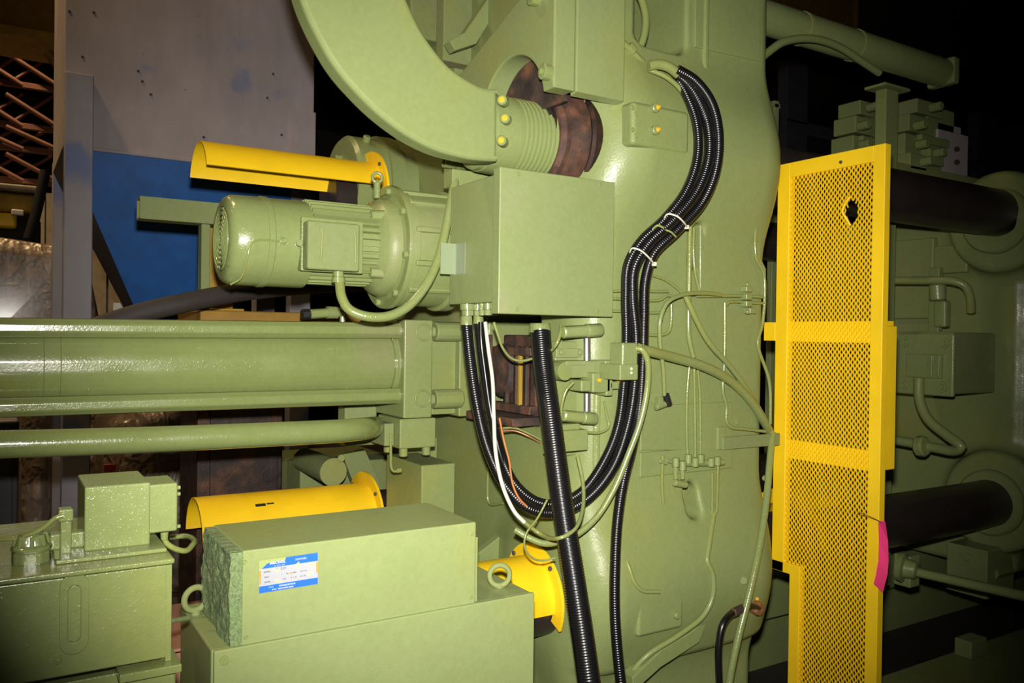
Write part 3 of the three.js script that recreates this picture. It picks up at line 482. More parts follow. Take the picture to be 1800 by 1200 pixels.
{ // guide rail body behind
  const t = thing('rear_guide', 'dusty green guide block behind the return pipe elbow', 'guide'); const a = zp(528, 808, 2.9), b = zp(700, 808, 2.9);
  obj('block', box(a.x, b.x, 0.6, zp(600, 812, 2.9).y, 2.9, 3.3, 0.008), M.greenDull, t);
  const c = zp(590, 815, 2.6); obj('ear', lathe(V(c.x, c.y - 0.03, -2.62), ZA, [[-0.3, 0], [-0.3, 0.042], [0, 0.046], [0.004, 0]], 28), M.greenDull, t); obj('pin', rod(zp(600, 805, 2.615), zp(600, 805, 2.6), 0.012, 14), M.greenDull, t);
  obj('base', box(a.x, b.x, 0, 0.6, 2.95, 3.25, 0.006), M.greenDull, t);
}
// ---------------------------------------------------------------- yellow covers
function cover(name, label, x0, x1, xNear, xFar, y, zd, r, flangeX, span = 1.25, fl = 0.036) {
  const t = thing(name, label, 'cover', 'yellow tie-bar covers');
  obj('shell', shell(x0, x1, y, zd, r, 0.004, -span, span, 36), M.yellow, t);
  if (flangeX != null) obj('flange', shell(flangeX - 0.008, flangeX, y, zd, r + fl, fl + 0.008, -span - 0.25, span + 0.25, 40), M.yellow, t);
  if (flangeX != null) for (const a of [-0.75, 0.75]) obj('flange_screw', rod(V(flangeX - 0.008, y + Math.cos(a) * (r + 0.02), -(zd - Math.sin(a) * (r + 0.02))), V(flangeX - 0.014, y + Math.cos(a) * (r + 0.02), -(zd - Math.sin(a) * (r + 0.02))), 0.006, 10), M.darkGrey, t);
  return t;
}
{
  const t = cover('trough_cover', 'yellow half-tube trough sticking out above the electric motor', 0.50, 1.03, 0, 0, 1.925, 2.54, 0.125, 1.035);
  const u = cover('trough_cover', 'yellow half-tube trough with black scuff behind the cooler unit', 0.50, 1.03, 0, 0, 0.885, 2.54, 0.125, 1.035, 1.5);
  for (const [px, w] of [[449, 0.018], [458, 0.012], [470, 0.022]]) { const p = zp(px, 886, 2.5), a = 0.62, x = p.x; const r = 0.1252; const g = shell(x - w / 2, x + w / 2, 0.885, 2.54, r + 0.0006, 0.001, a - 0.03, a + 0.03 + (px === 470 ? -0.02 : 0.02), 4); obj('scuff_mark', g, M.ink, u, 'black scuff'); }
  cover('end_cover', 'yellow flanged cover over the lower near tie-bar end', 0.93, 1.166, 0, 0, 0.84, ZF, 0.102, 1.168, 1.75, 0.03);
  cover('end_cover', 'yellow cover on the lower tie bar seen through the mesh guard', 2.17, 2.36, 0, 0, 0.86, ZF + 0.05, 0.12, 2.17, 1.4);
}
{ // nut housing on the far upper bar
  const t = thing('nut_housing', 'round green nut housing behind the curved arm', 'housing'), y = 1.99, z = 2.72, x = 1.0;
  obj('drum', lathe(V(x, y, -z), XA, [[0, 0.05], [0, 0.168], [0.012, 0.18], [0.115, 0.18], [0.12, 0.172], [0.4, 0.172], [0.4, 0.05]], 56), M.green, t);
  obj('step_ring', lathe(V(x + 0.11, y, -z), XA, [[0, 0.15], [0, 0.192], [0.05, 0.192], [0.055, 0.17]], 56), M.green, t);
  for (const a of [0.6, 2.1, 3.6]) obj('bolt_head', rod(V(x + 0.05, y + Math.cos(a) * 0.178, -z + Math.sin(a) * 0.178), V(x + 0.05, y + Math.cos(a) * 0.20, -z + Math.sin(a) * 0.2), 0.013, 14), M.green, t);
  { const p = zp(588, 278, 2.72); obj('bolt_head', rod(p, p.clone().add(V(0.03, 0, 0)), 0.014, 14), M.green, t); }
}
// ================================================================ gear motor
{
  const t = thing('gear_motor', 'green electric motor with fan cowl bolted to a ribbed gear housing', 'motor'), y = 1.722, z = 2.03, C = x => V(x, y - 0.006 + (x - 0.45) * 0.02, -z);
  const cowl = obj('fan_cowl', lathe(C(0.452), XA, [[0.02, 0], [0.02, 0.074], [0.0, 0.078], [0.0, 0.086], [0.006, 0.098], [0.018, 0.106], [0.06, 0.107], [0.085, 0.107], [0.087, 0.1095], [0.10, 0.1095], [0.102, 0.107], [0.195, 0.107], [0.197, 0.103], [0.197, 0]], 64), M.greenGloss, t);
  for (let i = 0; i < 6; i++) obj('grille_ring', torus(C(0.453), XA, 0.014 + i * 0.0115, 0.0032, 8, 40), M.greenGloss, cowl);
  for (let i = 0; i < 4; i++) { const a = i * Math.PI / 4 + .3, d = V(0, Math.cos(a), Math.sin(a)); obj('grille_spoke', rod(C(0.454).addScaledVector(d, -0.076), C(0.454).addScaledVector(d, 0.076), 0.0028, 8), M.greenGloss, cowl); }
  obj('fan_hub', lathe(C(0.458), XA, [[0, 0], [0, 0.07], [0.008, 0.07], [0.008, 0]], 32), M.dark, cowl, 'black gap behind the grille');
  obj('cowl_wire', tube([zp(405, 500, 1.96), zp(424, 488, 1.945), zp(434, 455, 1.925), zp(442, 428, 1.92), zp(452, 422, 1.92), zp(490, 424, 1.921)], 0.0022, { seg: 6 }), M.greenGloss, t);
  obj('wire_loop', torus(zp(498, 423, 1.921), V(.2, 0, 1), 0.007, 0.0022, 8, 20), M.greenGloss, t);
  obj('stator', lathe(C(0.645), XA, [[0, 0], [0, 0.092], [0.175, 0.092], [0.178, 0.08], [0.18, 0]], 48), M.green, t);
  for (let i = 0; i < 36; i++) { const a = i / 36 * Math.PI * 2 + .08, g = new THREE.BoxGeometry(0.165, 0.016, 0.0045); g.translate(0.733, 0.097, 0); g.rotateX(a); g.translate(0, y + 0.002, -z); obj('cooling_fin', g, M.green, t); }
  const tb = obj('terminal_box', box(zp(541, 430, 1.87).x, zp(633, 430, 1.87).x, zp(585, 475, 1.87).y, zp(585, 390, 1.87).y, 1.87, 1.95, 0.006), M.greenDull, t);
  obj('gasket_plate', box(zp(531, 430, 1.9).x, zp(640, 430, 1.9).x, zp(585, 478, 1.9).y, zp(585, 384, 1.9).y, 1.905, 1.918, 0.003), M.greenGloss, tb);
  obj('screw_lug', rod(zp(527, 427, 1.89), zp(527, 427, 1.91), 0.008, 12), M.greenDull, tb);
  for (const pts of [[[556, 392], [565, 402], [566, 420], [564, 458]], [[610, 394], [622, 405], [625, 430], [625, 462]]]) obj('paint_run', tube(path(pts, 1.868), 0.0022, { seg: 6 }), M.greenSmooth, tb, 'yellowish paint run');
  obj('gland', lathe(zp(595, 476, 1.90), V(0, -1, 0), [[0, 0], [0, 0.013], [0.014, 0.013], [0.016, 0.016], [0.028, 0.016], [0.03, 0.011], [0.03, 0]], 16), M.greenGloss, tb);
  const gb = obj('gear_housing', lathe(C(0.815), XA, [[0, 0], [0, 0.092], [0.018, 0.118], [0.035, 0.128], [0.05, 0.128], [0.055, 0.143], [0.062, 0.153], [0.085, 0.155], [0.088, 0.150], [0.10, 0.150], [0.20, 0.152], [0.205, 0.162], [0.235, 0.162], [0.24, 0.14], [0.40, 0.14], [0.40, 0]], 64), M.green, t);
  obj('flange_ring', lathe(C(0.868), XA, [[0, 0.14], [0, 0.160], [0.006, 0.162], [0.014, 0.162], [0.016, 0.15]], 64), M.greenGloss, gb);
  for (const a of [0.0, 0.55, 1.1, 1.45, -0.5, 2.0]) { const g = new RoundedBoxGeometry(0.14, 0.014, 0.014, 2, 0.004); g.translate(0.96, 0, 0.153); g.rotateX(-a + .3); g.translate(0, y, -z); obj('rib', g, M.green, gb); }
  for (let i = 0; i < 8; i++) { const a = i / 8 * 6.283 + .2; obj('bolt_head', rod(C(0.858).add(V(0, Math.cos(a) * .146, Math.sin(a) * .146)), C(0.872).add(V(0, Math.cos(a) * .146, Math.sin(a) * .146)), 0.009, 10), M.green, gb); }
  for (let i = 0; i < 4; i++) { const a = i / 4 * 6.283 + .785; obj('lug', rod(C(0.80).add(V(0, Math.cos(a) * .1, Math.sin(a) * .1)), C(0.845).add(V(0, Math.cos(a) * .105, Math.sin(a) * .105)), 0.014, 14), M.green, gb); }
  const e = zp(663, 312, 2.03); const eb = obj('eye_bolt', torus(e, V(-.3, 0, 1), 0.0125, 0.0042, 10, 24), M.greenGloss, t); obj('shank', rod(e.clone().add(V(0, -0.055, 0)), e.clone().add(V(0, -0.012, 0)), 0.009, 12), M.greenGloss, eb);
  obj('adapter', box(1.02, 1.22, 1.60, 1.86, 1.92, 2.2, 0.02), M.green, t);
}
single('motor_conduit', tube(path([[597, 498, 1.895], [600, 520, 1.88], [612, 542, 1.865], [640, 555, 1.85], [680, 556, 1.84], [715, 540, 1.835], [745, 507, 1.835], [768, 462, 1.84], [782, 410, 1.845], [792, 360, 1.85], [800, 318, 1.86], [806, 300, 1.9]]), 0.0115, { seg: 16 }), M.greenGloss, 'curved green conduit from the motor terminal box to the control box', 'conduit');
{ // blackened junction below the conduit
  const t = thing('pipe_union', 'small painted pipe union on the rear ledge behind the tie rod', 'fitting'); const p = zp(545, 552, 2.3);
  obj('body', rod(p, zp(605, 548, 2.3), 0.014, 14), M.greenGloss, t); obj('nut', hexHead(zp(575, 549, 2.3), XA, 0.02, 0.03), M.greenGloss, t); obj('end', rod(zp(530, 553, 2.3), p, 0.016, 14), M.cableBlack, t, 'black hose end');
  obj('drop', rod(zp(602, 548, 2.3), zp(602, 568, 2.3), 0.008, 10), M.greenGloss, t);
}
// ================================================================ control box
{
  const t = thing('control_box', 'square green sheet-metal control box on the platen side', 'control box');
  obj('body', box(0.958, 1.262, 1.573, 1.862, 1.6, 1.83, 0.003), M.greenSmooth, t);
  const c = obj('cover', box(0.944, 1.268, 1.546, 1.871, 1.57, 1.60, 0.003), M.greenSmooth, t);
  for (const [px, py] of [[912, 306], [1056, 324], [909, 543], [1051, 547]]) { const p = zp(px, py, 1.57); obj('cover_screw', lathe(p, ZA, [[0, 0.005], [0.0025, 0.004], [0.003, 0]], 12), M.greenDull, c); }
  { const p = zp(1003, 497, 1.57); obj('dent', lathe(p, ZA, [[0, 0.008], [0.0012, 0.003], [0.0014, 0]], 14), M.greenSmooth, c); }
  obj('tape', box(0.915, 0.9585, 1.645, 1.72, 1.795, 1.798, 0), M.tape, t, 'translucent tape flag');
  obj('tape', box(0.9565, 0.958, 1.645, 1.72, 1.75, 1.798, 0), M.tape, t, 'translucent tape stuck on the box side');
  obj('hanger', box(1.10, 1.22, 1.60, 1.66, 1.83, 1.95, 0.004), M.green, t); obj('hanger', box(1.1, 1.24, 1.78, 1.84, 1.83, 2.0, 0.004), M.green, t);
  for (const [px, zd, r] of [[822, 1.77, 0.015], [840, 1.76, 0.010], [848, 1.71, 0.0085], [858, 1.69, 0.010], [868, 1.66, 0.008]]) { const p = zp(px, 545, zd); p.y = 1.573; obj('gland', lathe(p, V(0, -1, 0), [[0, 0], [0, r * 1.25], [0.014, r * 1.25], [0.016, r], [0.028, r], [0.03, 0]], 14), M.greenGloss, t); }
}
{ // rails and slide visible above the box
  const t = thing('box_rail', 'short green rail and open pipe stub above the control box', 'rail');
  obj('rail', box(zp(795, 318, 1.85).x, zp(890, 318, 1.85).x, zp(840, 332, 1.85).y, zp(840, 302, 1.85).y, 1.85, 1.9, 0.003), M.green, t);
  obj('stub_pipe', lathe(zp(780, 285, 1.95), XA, [[0.05, 0], [0.05, 0.009], [0, 0.010], [0, 0.014], [0.3, 0.014], [0.3, 0]], 20), M.green, t);
  obj('rear_web', pbox(795, 885, 290, 310, 1.97, 0.05, 0.003), M.green, t);
}
// ================================================================ cooler unit, lower centre
{
  const t = thing('cooler_unit', 'boxy green cooler unit with dusty filter and blue rating plate', 'cooler');
  const zf = 1.35, xl = 0.296, xr = 0.905, yt = 0.994;
  obj('cabinet', box(xl, xr, 0, yt - 0.002, zf + 0.012, zf + 0.265, 0.004), M.greenSmooth, t);
  const fr = obj('front_panel', box(xl + 0.002, xr, 0.05, yt, zf, zf + 0.010, 0.003), M.greenSmooth, t);
  { const p = zp(394, 1160, zf); obj('panel_screw', lathe(p, ZA, [[0, 0.0075], [0.003, 0.0075], [0.004, 0.005], [0.004, 0.003], [0.002, 0.003], [0.002, 0]], 14), M.greenGloss, fr); }
  const ux0 = 0.342, ux1 = 0.774, uy1 = 1.146; const u = obj('upper_housing', box(ux0, ux1, yt - 0.002, uy1, zf + 0.006, zf + 0.215, 0.003), M.greenSmooth, t);
  obj('side_flange', box(ux1, ux1 + 0.006, yt, uy1 - 0.03, zf + 0.01, zf + 0.2, 0.001), M.greenSmooth, u);
  for (const [px, py] of [[430, 988], [830, 938], [432, 1120], [828, 1049]]) { const p = zp(px, py, zf + 0.006); obj('screw', lathe(p, ZA, [[0, 0.004], [0.002, 0.003], [0.0025, 0]], 10), M.greenGloss, u); }
  // lint-clogged filter on the left end: a lumpy mat
  const nn = tileNoise(77), g = new THREE.BoxGeometry(0.02, 0.15, 0.20, 3, 60, 80), p = g.attributes.position; for (let i = 0; i < p.count; i++) { const x = p.getX(i), y = p.getY(i), z = p.getZ(i), k = fbm(nn, y * 4 + 1, z * 4 + 1, 8, 5, .65), e = fbm(nn, y * 3 + 4, z * 3 + 2, 8, 4, .6); if (x < 0) p.setX(i, x + 0.012 * (k - 0.6)); p.setY(i, y + 0.010 * (e - .5)); p.setZ(i, z + 0.008 * (e - .5)); }
  g.computeVertexNormals(); g.translate(ux0 - 0.009, 1.068, -(zf + 0.108)); obj('filter_mat', g, M.lint, u, 'green-grey lint caked on the filter');
  const ring = (c, ax) => { const m = obj('lifting_eye', torus(c, ax, 0.0205, 0.0055, 12, 32), M.greenDull, t); obj('shank', rod(c.clone().add(V(0, -0.035, 0)), c.clone().add(V(0, -0.019, 0)), 0.008, 12), M.greenDull, m); };
  { const c = zp(878, 1031, zf + 0.07); c.y = yt + 0.022; ring(c, V(-.35, 0, 1)); const d = zp(344, 1050, zf + 0.20); d.y = yt + 0.026; ring(d, V(.2, 0, 1)); }
  // rating plate with print
  const cv = document.createElement('canvas'); cv.width = 512; cv.height = 300; const x = cv.getContext('2d');
  x.fillStyle = '#a2a5ac'; x.fillRect(0, 0, 512, 300); x.fillStyle = '#2a66c4'; x.fillRect(0, 0, 512, 78); x.fillRect(0, 238, 512, 62);
  x.fillStyle = '#95a468'; x.beginPath(); x.moveTo(0, 0); x.lineTo(230, 0); x.lineTo(225, 26); x.lineTo(70, 34); x.lineTo(22, 78); x.lineTo(0, 78); x.fill();
  x.fillStyle = '#ead9c8'; x.font = 'bold 34px sans-serif'; x.fillText('ARCOOL', 92, 48); x.font = 'bold 24px sans-serif'; x.fillStyle = '#aebbe8'; x.fillText('SYSTEMS', 312, 44); x.font = '15px sans-serif'; x.fillStyle = '#dfe6ff'; x.fillText('A   D I V   O F', 130, 70);
  x.fillStyle = '#3c4144'; x.font = 'bold 17px sans-serif'; x.fillText('MODEL', 40, 118); x.fillText('VOLT', 44, 166); x.fillText('SERIAL', 44, 212); x.font = '32px monospace'; x.fillText('C 301', 142, 112); x.font = 'bold 17px monospace'; x.fillText('1   44    MAX   101175', 190, 160); x.fillText('230    P C H   60 HZ', 200, 206);
  x.fillStyle = '#c4bb93'; for (const [a, b, c, d] of [[150, 110, 50, 30], [330, 92, 34, 50], [460, 108, 40, 40], [160, 212, 70, 26], [440, 185, 40, 40], [330, 86, 20, 60]]) { x.beginPath(); x.ellipse(a, b, c / 2, d / 2, .5, 0, 6.3); x.fill(); }
  x.fillStyle = '#b98a3e'; x.fillRect(0, 92, 16, 60); x.fillRect(2, 150, 12, 70); x.fillRect(262, 150, 24, 14); x.fillRect(498, 90, 14, 100);
  x.fillStyle = '#c4cdf2'; x.font = 'bold 22px sans-serif'; x.fillText('RODGERTECH', 170, 266); x.font = '18px sans-serif'; x.fillText('(Tex)', 82, 264); x.font = 'bold 16px sans-serif'; x.fillStyle = '#dfc9b4'; x.fillText('ATLA   WHITMORE ROAD', 110, 290);
  const ct = new THREE.CanvasTexture(cv); ct.colorSpace = THREE.SRGBColorSpace;
  const a = zp(455, 1012, zf + .006), b = zp(558, 1000, zf + .006), yt2 = zp(506, 978, zf + .006).y, yb2 = zp(506, 1034, zf + .006).y, pg = new THREE.PlaneGeometry(b.x - a.x, yt2 - yb2); pg.rotateZ(0.012); pg.translate((a.x + b.x) / 2, (yt2 + yb2) / 2, -(zf + 0.0045));
  pg.userData.keepUV = true; obj('rating_plate', Object.assign(pg.toNonIndexed(), { userData: { keepUV: true } }), S({ map: ct, roughness: 0.35 }), u, 'worn blue and silver rating plate');
  obj('plate_back', box(a.x - .001, b.x + .001, yb2 - .001, yt2 + .001, zf + 0.005, zf + 0.0065, 0), M.greenSmooth, u);
}
// ================================================================ hydraulic tank, lower left
{
  const t = thing('oil_tank', 'green oil tank with sight-glass outline and breather cap', 'tank'), zf = 1.25, xl = -0.55, xr = 0.211, yt = 1.172;
  obj('tank_body', box(xl, xr, 1.035, yt - 0.004, zf, zf + 0.32, 0.003), M.greenGloss, t);
  obj('lid', box(xl - 0.01, xr + 0.008, yt - 0.002, yt + 0.006, zf - 0.010, zf + 0.34, 0.003), M.greenGloss, t);
  // sight glass outline: a raised stadium with a slot
  const a = zp(131, 1006, zf), b = zp(131, 1148, zf), cx = a.x, hw = 0.0175, top = a.y, bot = b.y, st = (w, y0, y1, P) => { P.moveTo(cx - w, y0 + w); P.absarc(cx, y0 + w, w, Math.PI, 2 * Math.PI, false); P.lineTo(cx + w, y1 - w); P.absarc(cx, y1 - w, w, 0, Math.PI, false); P.lineTo(cx - w, y0 + w); return P; };
  const sh = st(hw, bot, top, new THREE.Shape()), gl = obj('sight_glass', extrudeXY(sh, zf - 0.004, zf + 0.004, 0.001, [st(hw * .45, bot + 0.016, top - 0.016, new THREE.Path())]), M.greenGloss, t);
  obj('slot', extrudeXY(st(hw * .42, bot + 0.017, top - 0.017, new THREE.Shape()), zf - 0.002, zf + 0.003, 0.0005), M.greenGloss, gl);
  for (const s of [-1, 1]) for (const k of [0.2, 0.5, 0.8]) obj('screw', lathe(V(cx + s * hw * .74, bot + (top - bot) * k, -(zf - 0.004)), ZA, [[0, 0.0022], [0.001, 0.0018], [0.0014, 0]], 8), M.greenGloss, gl);
  { const p = zp(102, 1158, zf); obj('drain_plug', lathe(p, ZA, [[0, 0.006], [0.003, 0.006], [0.004, 0.004], [0.002, 0.003], [0.002, 0]], 14), M.greenGloss, t); }
  // breather cap
  { const c = yp(55, 985, yt + 0.006); const cap = obj('breather_cap', lathe(c, YA, [[0, 0], [0, 0.024], [0.014, 0.024], [0.015, 0.022], [0.0165, 0.022], [0.0175, 0.025], [0.021, 0.025], [0.024, 0.020], [0.036, 0.017], [0.038, 0.012], [0.034, 0]], 32), M.greenGloss, t); for (let i = 0; i < 8; i++) { const an = i / 8 * 6.283; obj('grip_rib', rod(c.clone().add(V(Math.cos(an) * .0205, 0.022, Math.sin(an) * .0205)), c.clone().add(V(Math.cos(an) * .0175, 0.037, Math.sin(an) * .0175)), 0.003, 8), M.greenGloss, cap); } }
  // pump base plate and control housing on the lid
  const zb = 1.315, q = zp(148, 968, zb), r = zp(264, 950, zb), yb = yt + 0.006;
  obj('base_plate', box(zp(95, 985, zb).x, xr + 0.004, yb, yb + 0.006, zb - 0.035, zb + 0.15, 0.002), M.greenGloss, t);
  obj('switch_housing', box(q.x, r.x, yb + 0.005, zp(206, 852, zb).y, zb, zb + 0.12, 0.003), M.greenGloss, t);
  const jb = obj('junction_box', box(r.x + 0.0005, zp(312, 900, zb + .02).x, zp(290, 935, zb + .02).y, zp(290, 850, zb + .02).y, zb + 0.02, zb + 0.1, 0.003), M.greenGloss, t);
  for (const [px, py] of [[311, 857], [311, 868], [311, 925]]) { const p = zp(px, py, zb + 0.04); obj('screw', rod(p, p.clone().add(V(0.005, 0, 0)), 0.003, 8), M.greenGloss, jb); }
  obj('gland', lathe(zp(289, 934, zb + .04), V(0, -1, 0), [[0, 0], [0, 0.006], [0.012, 0.005], [0.013, 0]], 12), M.greenGloss, jb);
  for (const px of [100, 120]) { const p = yp(px, px === 100 ? 982 : 962, yb + .006); obj('stud', rod(p, p.clone().add(V(0, 0.012, 0)), 0.004, 8), M.greenGloss, t); }
  { const e = zp(104, 948, zb + 0.03); obj('pipe_block', box(e.x - 0.012, e.x + 0.035, yb + 0.005, e.y + 0.008, zb + 0.03, zb + 0.05, 0.003), M.greenGloss, t); }
  { const el = zp(115, 906, zb); obj('elbow', box(el.x - 0.009, el.x + 0.010, el.y - 0.008, el.y + 0.010, zb - 0.005, zb + 0.016, 0.003), M.greenGloss, t); obj('elbow_stem', box(el.x - 0.006, el.x + 0.008, yb + 0.005, el.y - 0.006, zb, zb + 0.012, 0.002), M.greenGloss, t); }
  // stand below
  obj('stand_panel', box(xl, 0.165, 0, 1.015, zf + 0.03, zf + 0.05, 0.002), M.greenGloss, t);
  obj('corner_post', box(0.155, 0.222, 0, 1.02, zf - 0.01, zf + 0.05, 0.004), M.greenGloss, t);
  obj('corner_cap', box(0.148, 0.228, 1.018, 1.030, zf - 0.02, zf + 0.07, 0.002), M.greenGloss, t);
  obj('skirt', box(xr - 0.002, xr + 0.006, 1.03, yt, zf + 0.0, zf + 0.31, 0.001), M.greenGloss, t);
  { const p = V(0.208, 1.03, -(zf + 0.02)); obj('bolt_head', hexHead(p, YA, 0.008, 0.012), M.greenDull, t); }
  obj('rear_stand', box(xl, 0.2, 0, 1.015, zf + 0.28, zf + 0.30, 0.002), M.greenGloss, t);
}
single('tank_cable', tube(path([[-60, 950, 1.33], [0, 948, 1.325], [40, 944, 1.32], [75, 928, 1.315], [98, 910, 1.31], [112, 906, 1.31]]), 0.0034, { seg: 10 }), M.greenGloss, 'thin green cable running to the elbow on the oil tank', 'cable');
single('box_cable', tube(path([[289, 942, 1.36], [291, 952, 1.36], [303, 962, 1.36], [325, 968, 1.37], [338, 958, 1.4], [340, 948, 1.45], [325, 942, 1.5], [300, 944, 1.52]]), 0.0045, { seg: 10 }), M.greenGloss, 'short green cable looping out of the junction box on the tank', 'cable');
single('cross_link', rod(zp(296, 1092, 1.36), zp(330, 1086, 1.4), 0.004, 10), M.greenDull, 'thin green rod between the oil tank and the cooler unit', 'rod');
{ const a = yp(290, 1200, 0.35), t = thing('carton', 'reddish brown carton in the gap between tank and cooler', 'carton'); obj('box_body', box(0.17, 0.50, 0.0, 0.89, 1.70, 1.96, 0.006), M.cardRed, t); obj('flap', box(0.16, 0.51, 0.89, 0.896, 1.66, 1.84, 0.001), M.cardRed, t); }

// ================================================================ yellow mesh guard
{
  const t = thing('mesh_guard', 'yellow steel-framed expanded-mesh guard panel beside the platen', 'guard'), x = 1.92, zN = 1.291, zF = 1.632, zF2 = 1.568;
  const Y = (py, px = 1370) => xp(px, py, x).y; const yTop = Y(290), y1a = Y(565), y1b = Y(600), y2a = Y(770), y2b = Y(803), ySt = Y(1003), yB = 0.12;
  const zs = -xp(1530, 600, x).z, zf = -xp(1386, 500, x).z; // inner edges of the stiles
  obj('stile', box(x - 0.002, x + 0.022, yB, yTop, zN, zs, 0.002), M.yellow, t);
  obj('stile', box(x - 0.002, x + 0.022, ySt, yTop, zf, zF, 0.002), M.yellow, t);
  obj('stile', box(x - 0.002, x + 0.022, yB, ySt + 0.03, zF2 - 0.035, zF2, 0.002), M.yellow, t);
  obj('rail', box(x - 0.002, x + 0.022, yTop - 0.042, yTop, zs - 0.001, zf + 0.001, 0.002), M.yellow, t);
  obj('rail', box(x + 0.006, x + 0.024, y1b, y1a, zs, zf, 0.002), M.yellow, t);
  obj('rail', box(x + 0.006, x + 0.024, y2b, y2a, zs, zf, 0.002), M.yellow, t);
  obj('rail', box(x - 0.002, x + 0.022, ySt, ySt + 0.03, zF2 - 0.002, zF, 0.002), M.yellow, t);
  obj('rail', box(x - 0.002, x + 0.022, yB, yB + 0.04, zs, zF2 - .03, 0.002), M.yellow, t);
  obj('tab', box(x - 0.004, x + 0.006, y1b + 0.002, y1a - 0.002, zF, zF + 0.04, 0.001), M.yellow, t);
  obj('channel', box(x + 0.022, x + 0.068, Y(828, 1545) , Y(572, 1545), zN + 0.004, zN + 0.034, 0.003), M.yellow, t);
  obj('channel_tab', box(x + 0.03, x + 0.062, Y(572, 1545) - 0.001, Y(566, 1545) + 0.004, zN + 0.01, zN + 0.03, 0.001), M.yellow, t);
  obj('guard_foot', box(x - 0.03, x + 0.06, 0, 0.12, zN, zN + 0.06, 0.004), M.yellow, t); obj('guard_foot', box(x - 0.03, x + 0.06, 0, 0.12, zF2 - 0.06, zF2, 0.004), M.yellow, t);
  // expanded metal: vertical zig-zag strands, neighbours touching at the knuckles
  const cw = 0.0138, ch = 0.0172, sw = 0.0040, th = 0.0019, geos = []; let flip = 0;
  const hole = xp(1495, 372, x), tear = (z, y) => Math.hypot((z + hole.z) / 0.016, (y - hole.y) / 0.034) < 1;
  const seg = (za, ya, zb, yb, dx) => { const L = Math.hypot(zb - za, yb - ya), g = new THREE.BoxGeometry(th, L + sw * .5, sw); g.rotateX(Math.atan2(-(zb - za), yb - ya)); g.rotateY(-0.42); g.translate(x + 0.006 + dx, (ya + yb) / 2, -(za + zb) / 2); geos.push(g.toNonIndexed()); };
  const stash = xs => xs; let row = 0;
  for (let z = zs - 0.01; z < zF; z += cw / 2, flip ^= 1) {
    const lowEnd = z > zF2 ? ySt : 0.2, n = Math.floor((yTop - 0.02 - lowEnd) / (ch / 2));
    for (let i = 0; i < n; i++) { const ya = yTop - 0.02 - i * ch / 2, yb = ya - ch / 2, up = (i + flip) & 1, off = cw / 4 * 0.92; const za = z + (up ? off : -off), zb = z + (up ? -off : off); if (za > zF - .004 || zb > zF - .004) continue; if (tear(z, (ya + yb) / 2)) continue; seg(za, ya, zb, yb, up ? 0.0006 : -0.0006); }
  }
  const mesh = obj('expanded_mesh', geos, M.yellow, t); mesh.userData.kind = 'stuff';
  obj('bent_strand', tube([V(x + .004, hole.y + 0.04, hole.z - 0.006), V(x - 0.006, hole.y + 0.022, hole.z - 0.012), V(x - 0.012, hole.y + 0.002, hole.z - 0.016), V(x - 0.008, hole.y - 0.016, hole.z - 0.008), V(x + .003, hole.y - 0.036, hole.z - 0.002)], 0.0035, { seg: 8 }), M.yellow, t);
  { const p = xp(1478, 285, x - 0.002); obj('rivet', lathe(p, V(-1, 0, 0), [[0, 0.005], [0.003, 0.004], [0.0035, 0]], 10), M.darkGrey, t); }
}
{ // pink tag on a wire
  const t = thing('pink_tag', 'bright pink paper tag wired to the guard edge', 'tag'), z = 1.28, a = (px, py, d = 0) => xp(px, py, 1.938 + d);
  const rows = [[1544, 1556, 916, 0.0], [1545, 1561, 950, 0.008], [1544, 1562, 985, 0.012], [1540, 1560, 1010, 0.01], [1536, 1556, 1025, 0.008]], P = [], q = rows.map(([l, r, py, d]) => [zp(l, py, z), zp(r, py, z - d)]); q.push([zp(1551, 1040, z), zp(1552, 1041, z - .006)]);
  const th = V(0, 0, 0.0006), quad = (A, B, C, D) => P.push(...A, ...B, ...C, ...A, ...C, ...D); const bk = v => v.clone().sub(th);
  for (let i = 0; i + 1 < q.length; i++) { const [A, B] = q[i], [D, C] = q[i + 1]; quad(A, D, C, B); quad(bk(A), bk(B), bk(C), bk(D)); quad(A, bk(A), bk(D), D); quad(B, C, bk(C), bk(B)); }
  const g = new THREE.BufferGeometry(); g.setAttribute('position', new THREE.Float32BufferAttribute(P.flatMap(v => v), 3)); g.computeVertexNormals(); obj('tag_strip', g, M.pink, t);
  obj('wire', tube([zp(1506, 899, z + .005), zp(1525, 906, z), zp(1546, 916, z - .002), zp(1550, 920, z)], 0.001, { seg: 5 }), M.copper, t, 'thin wire');
}
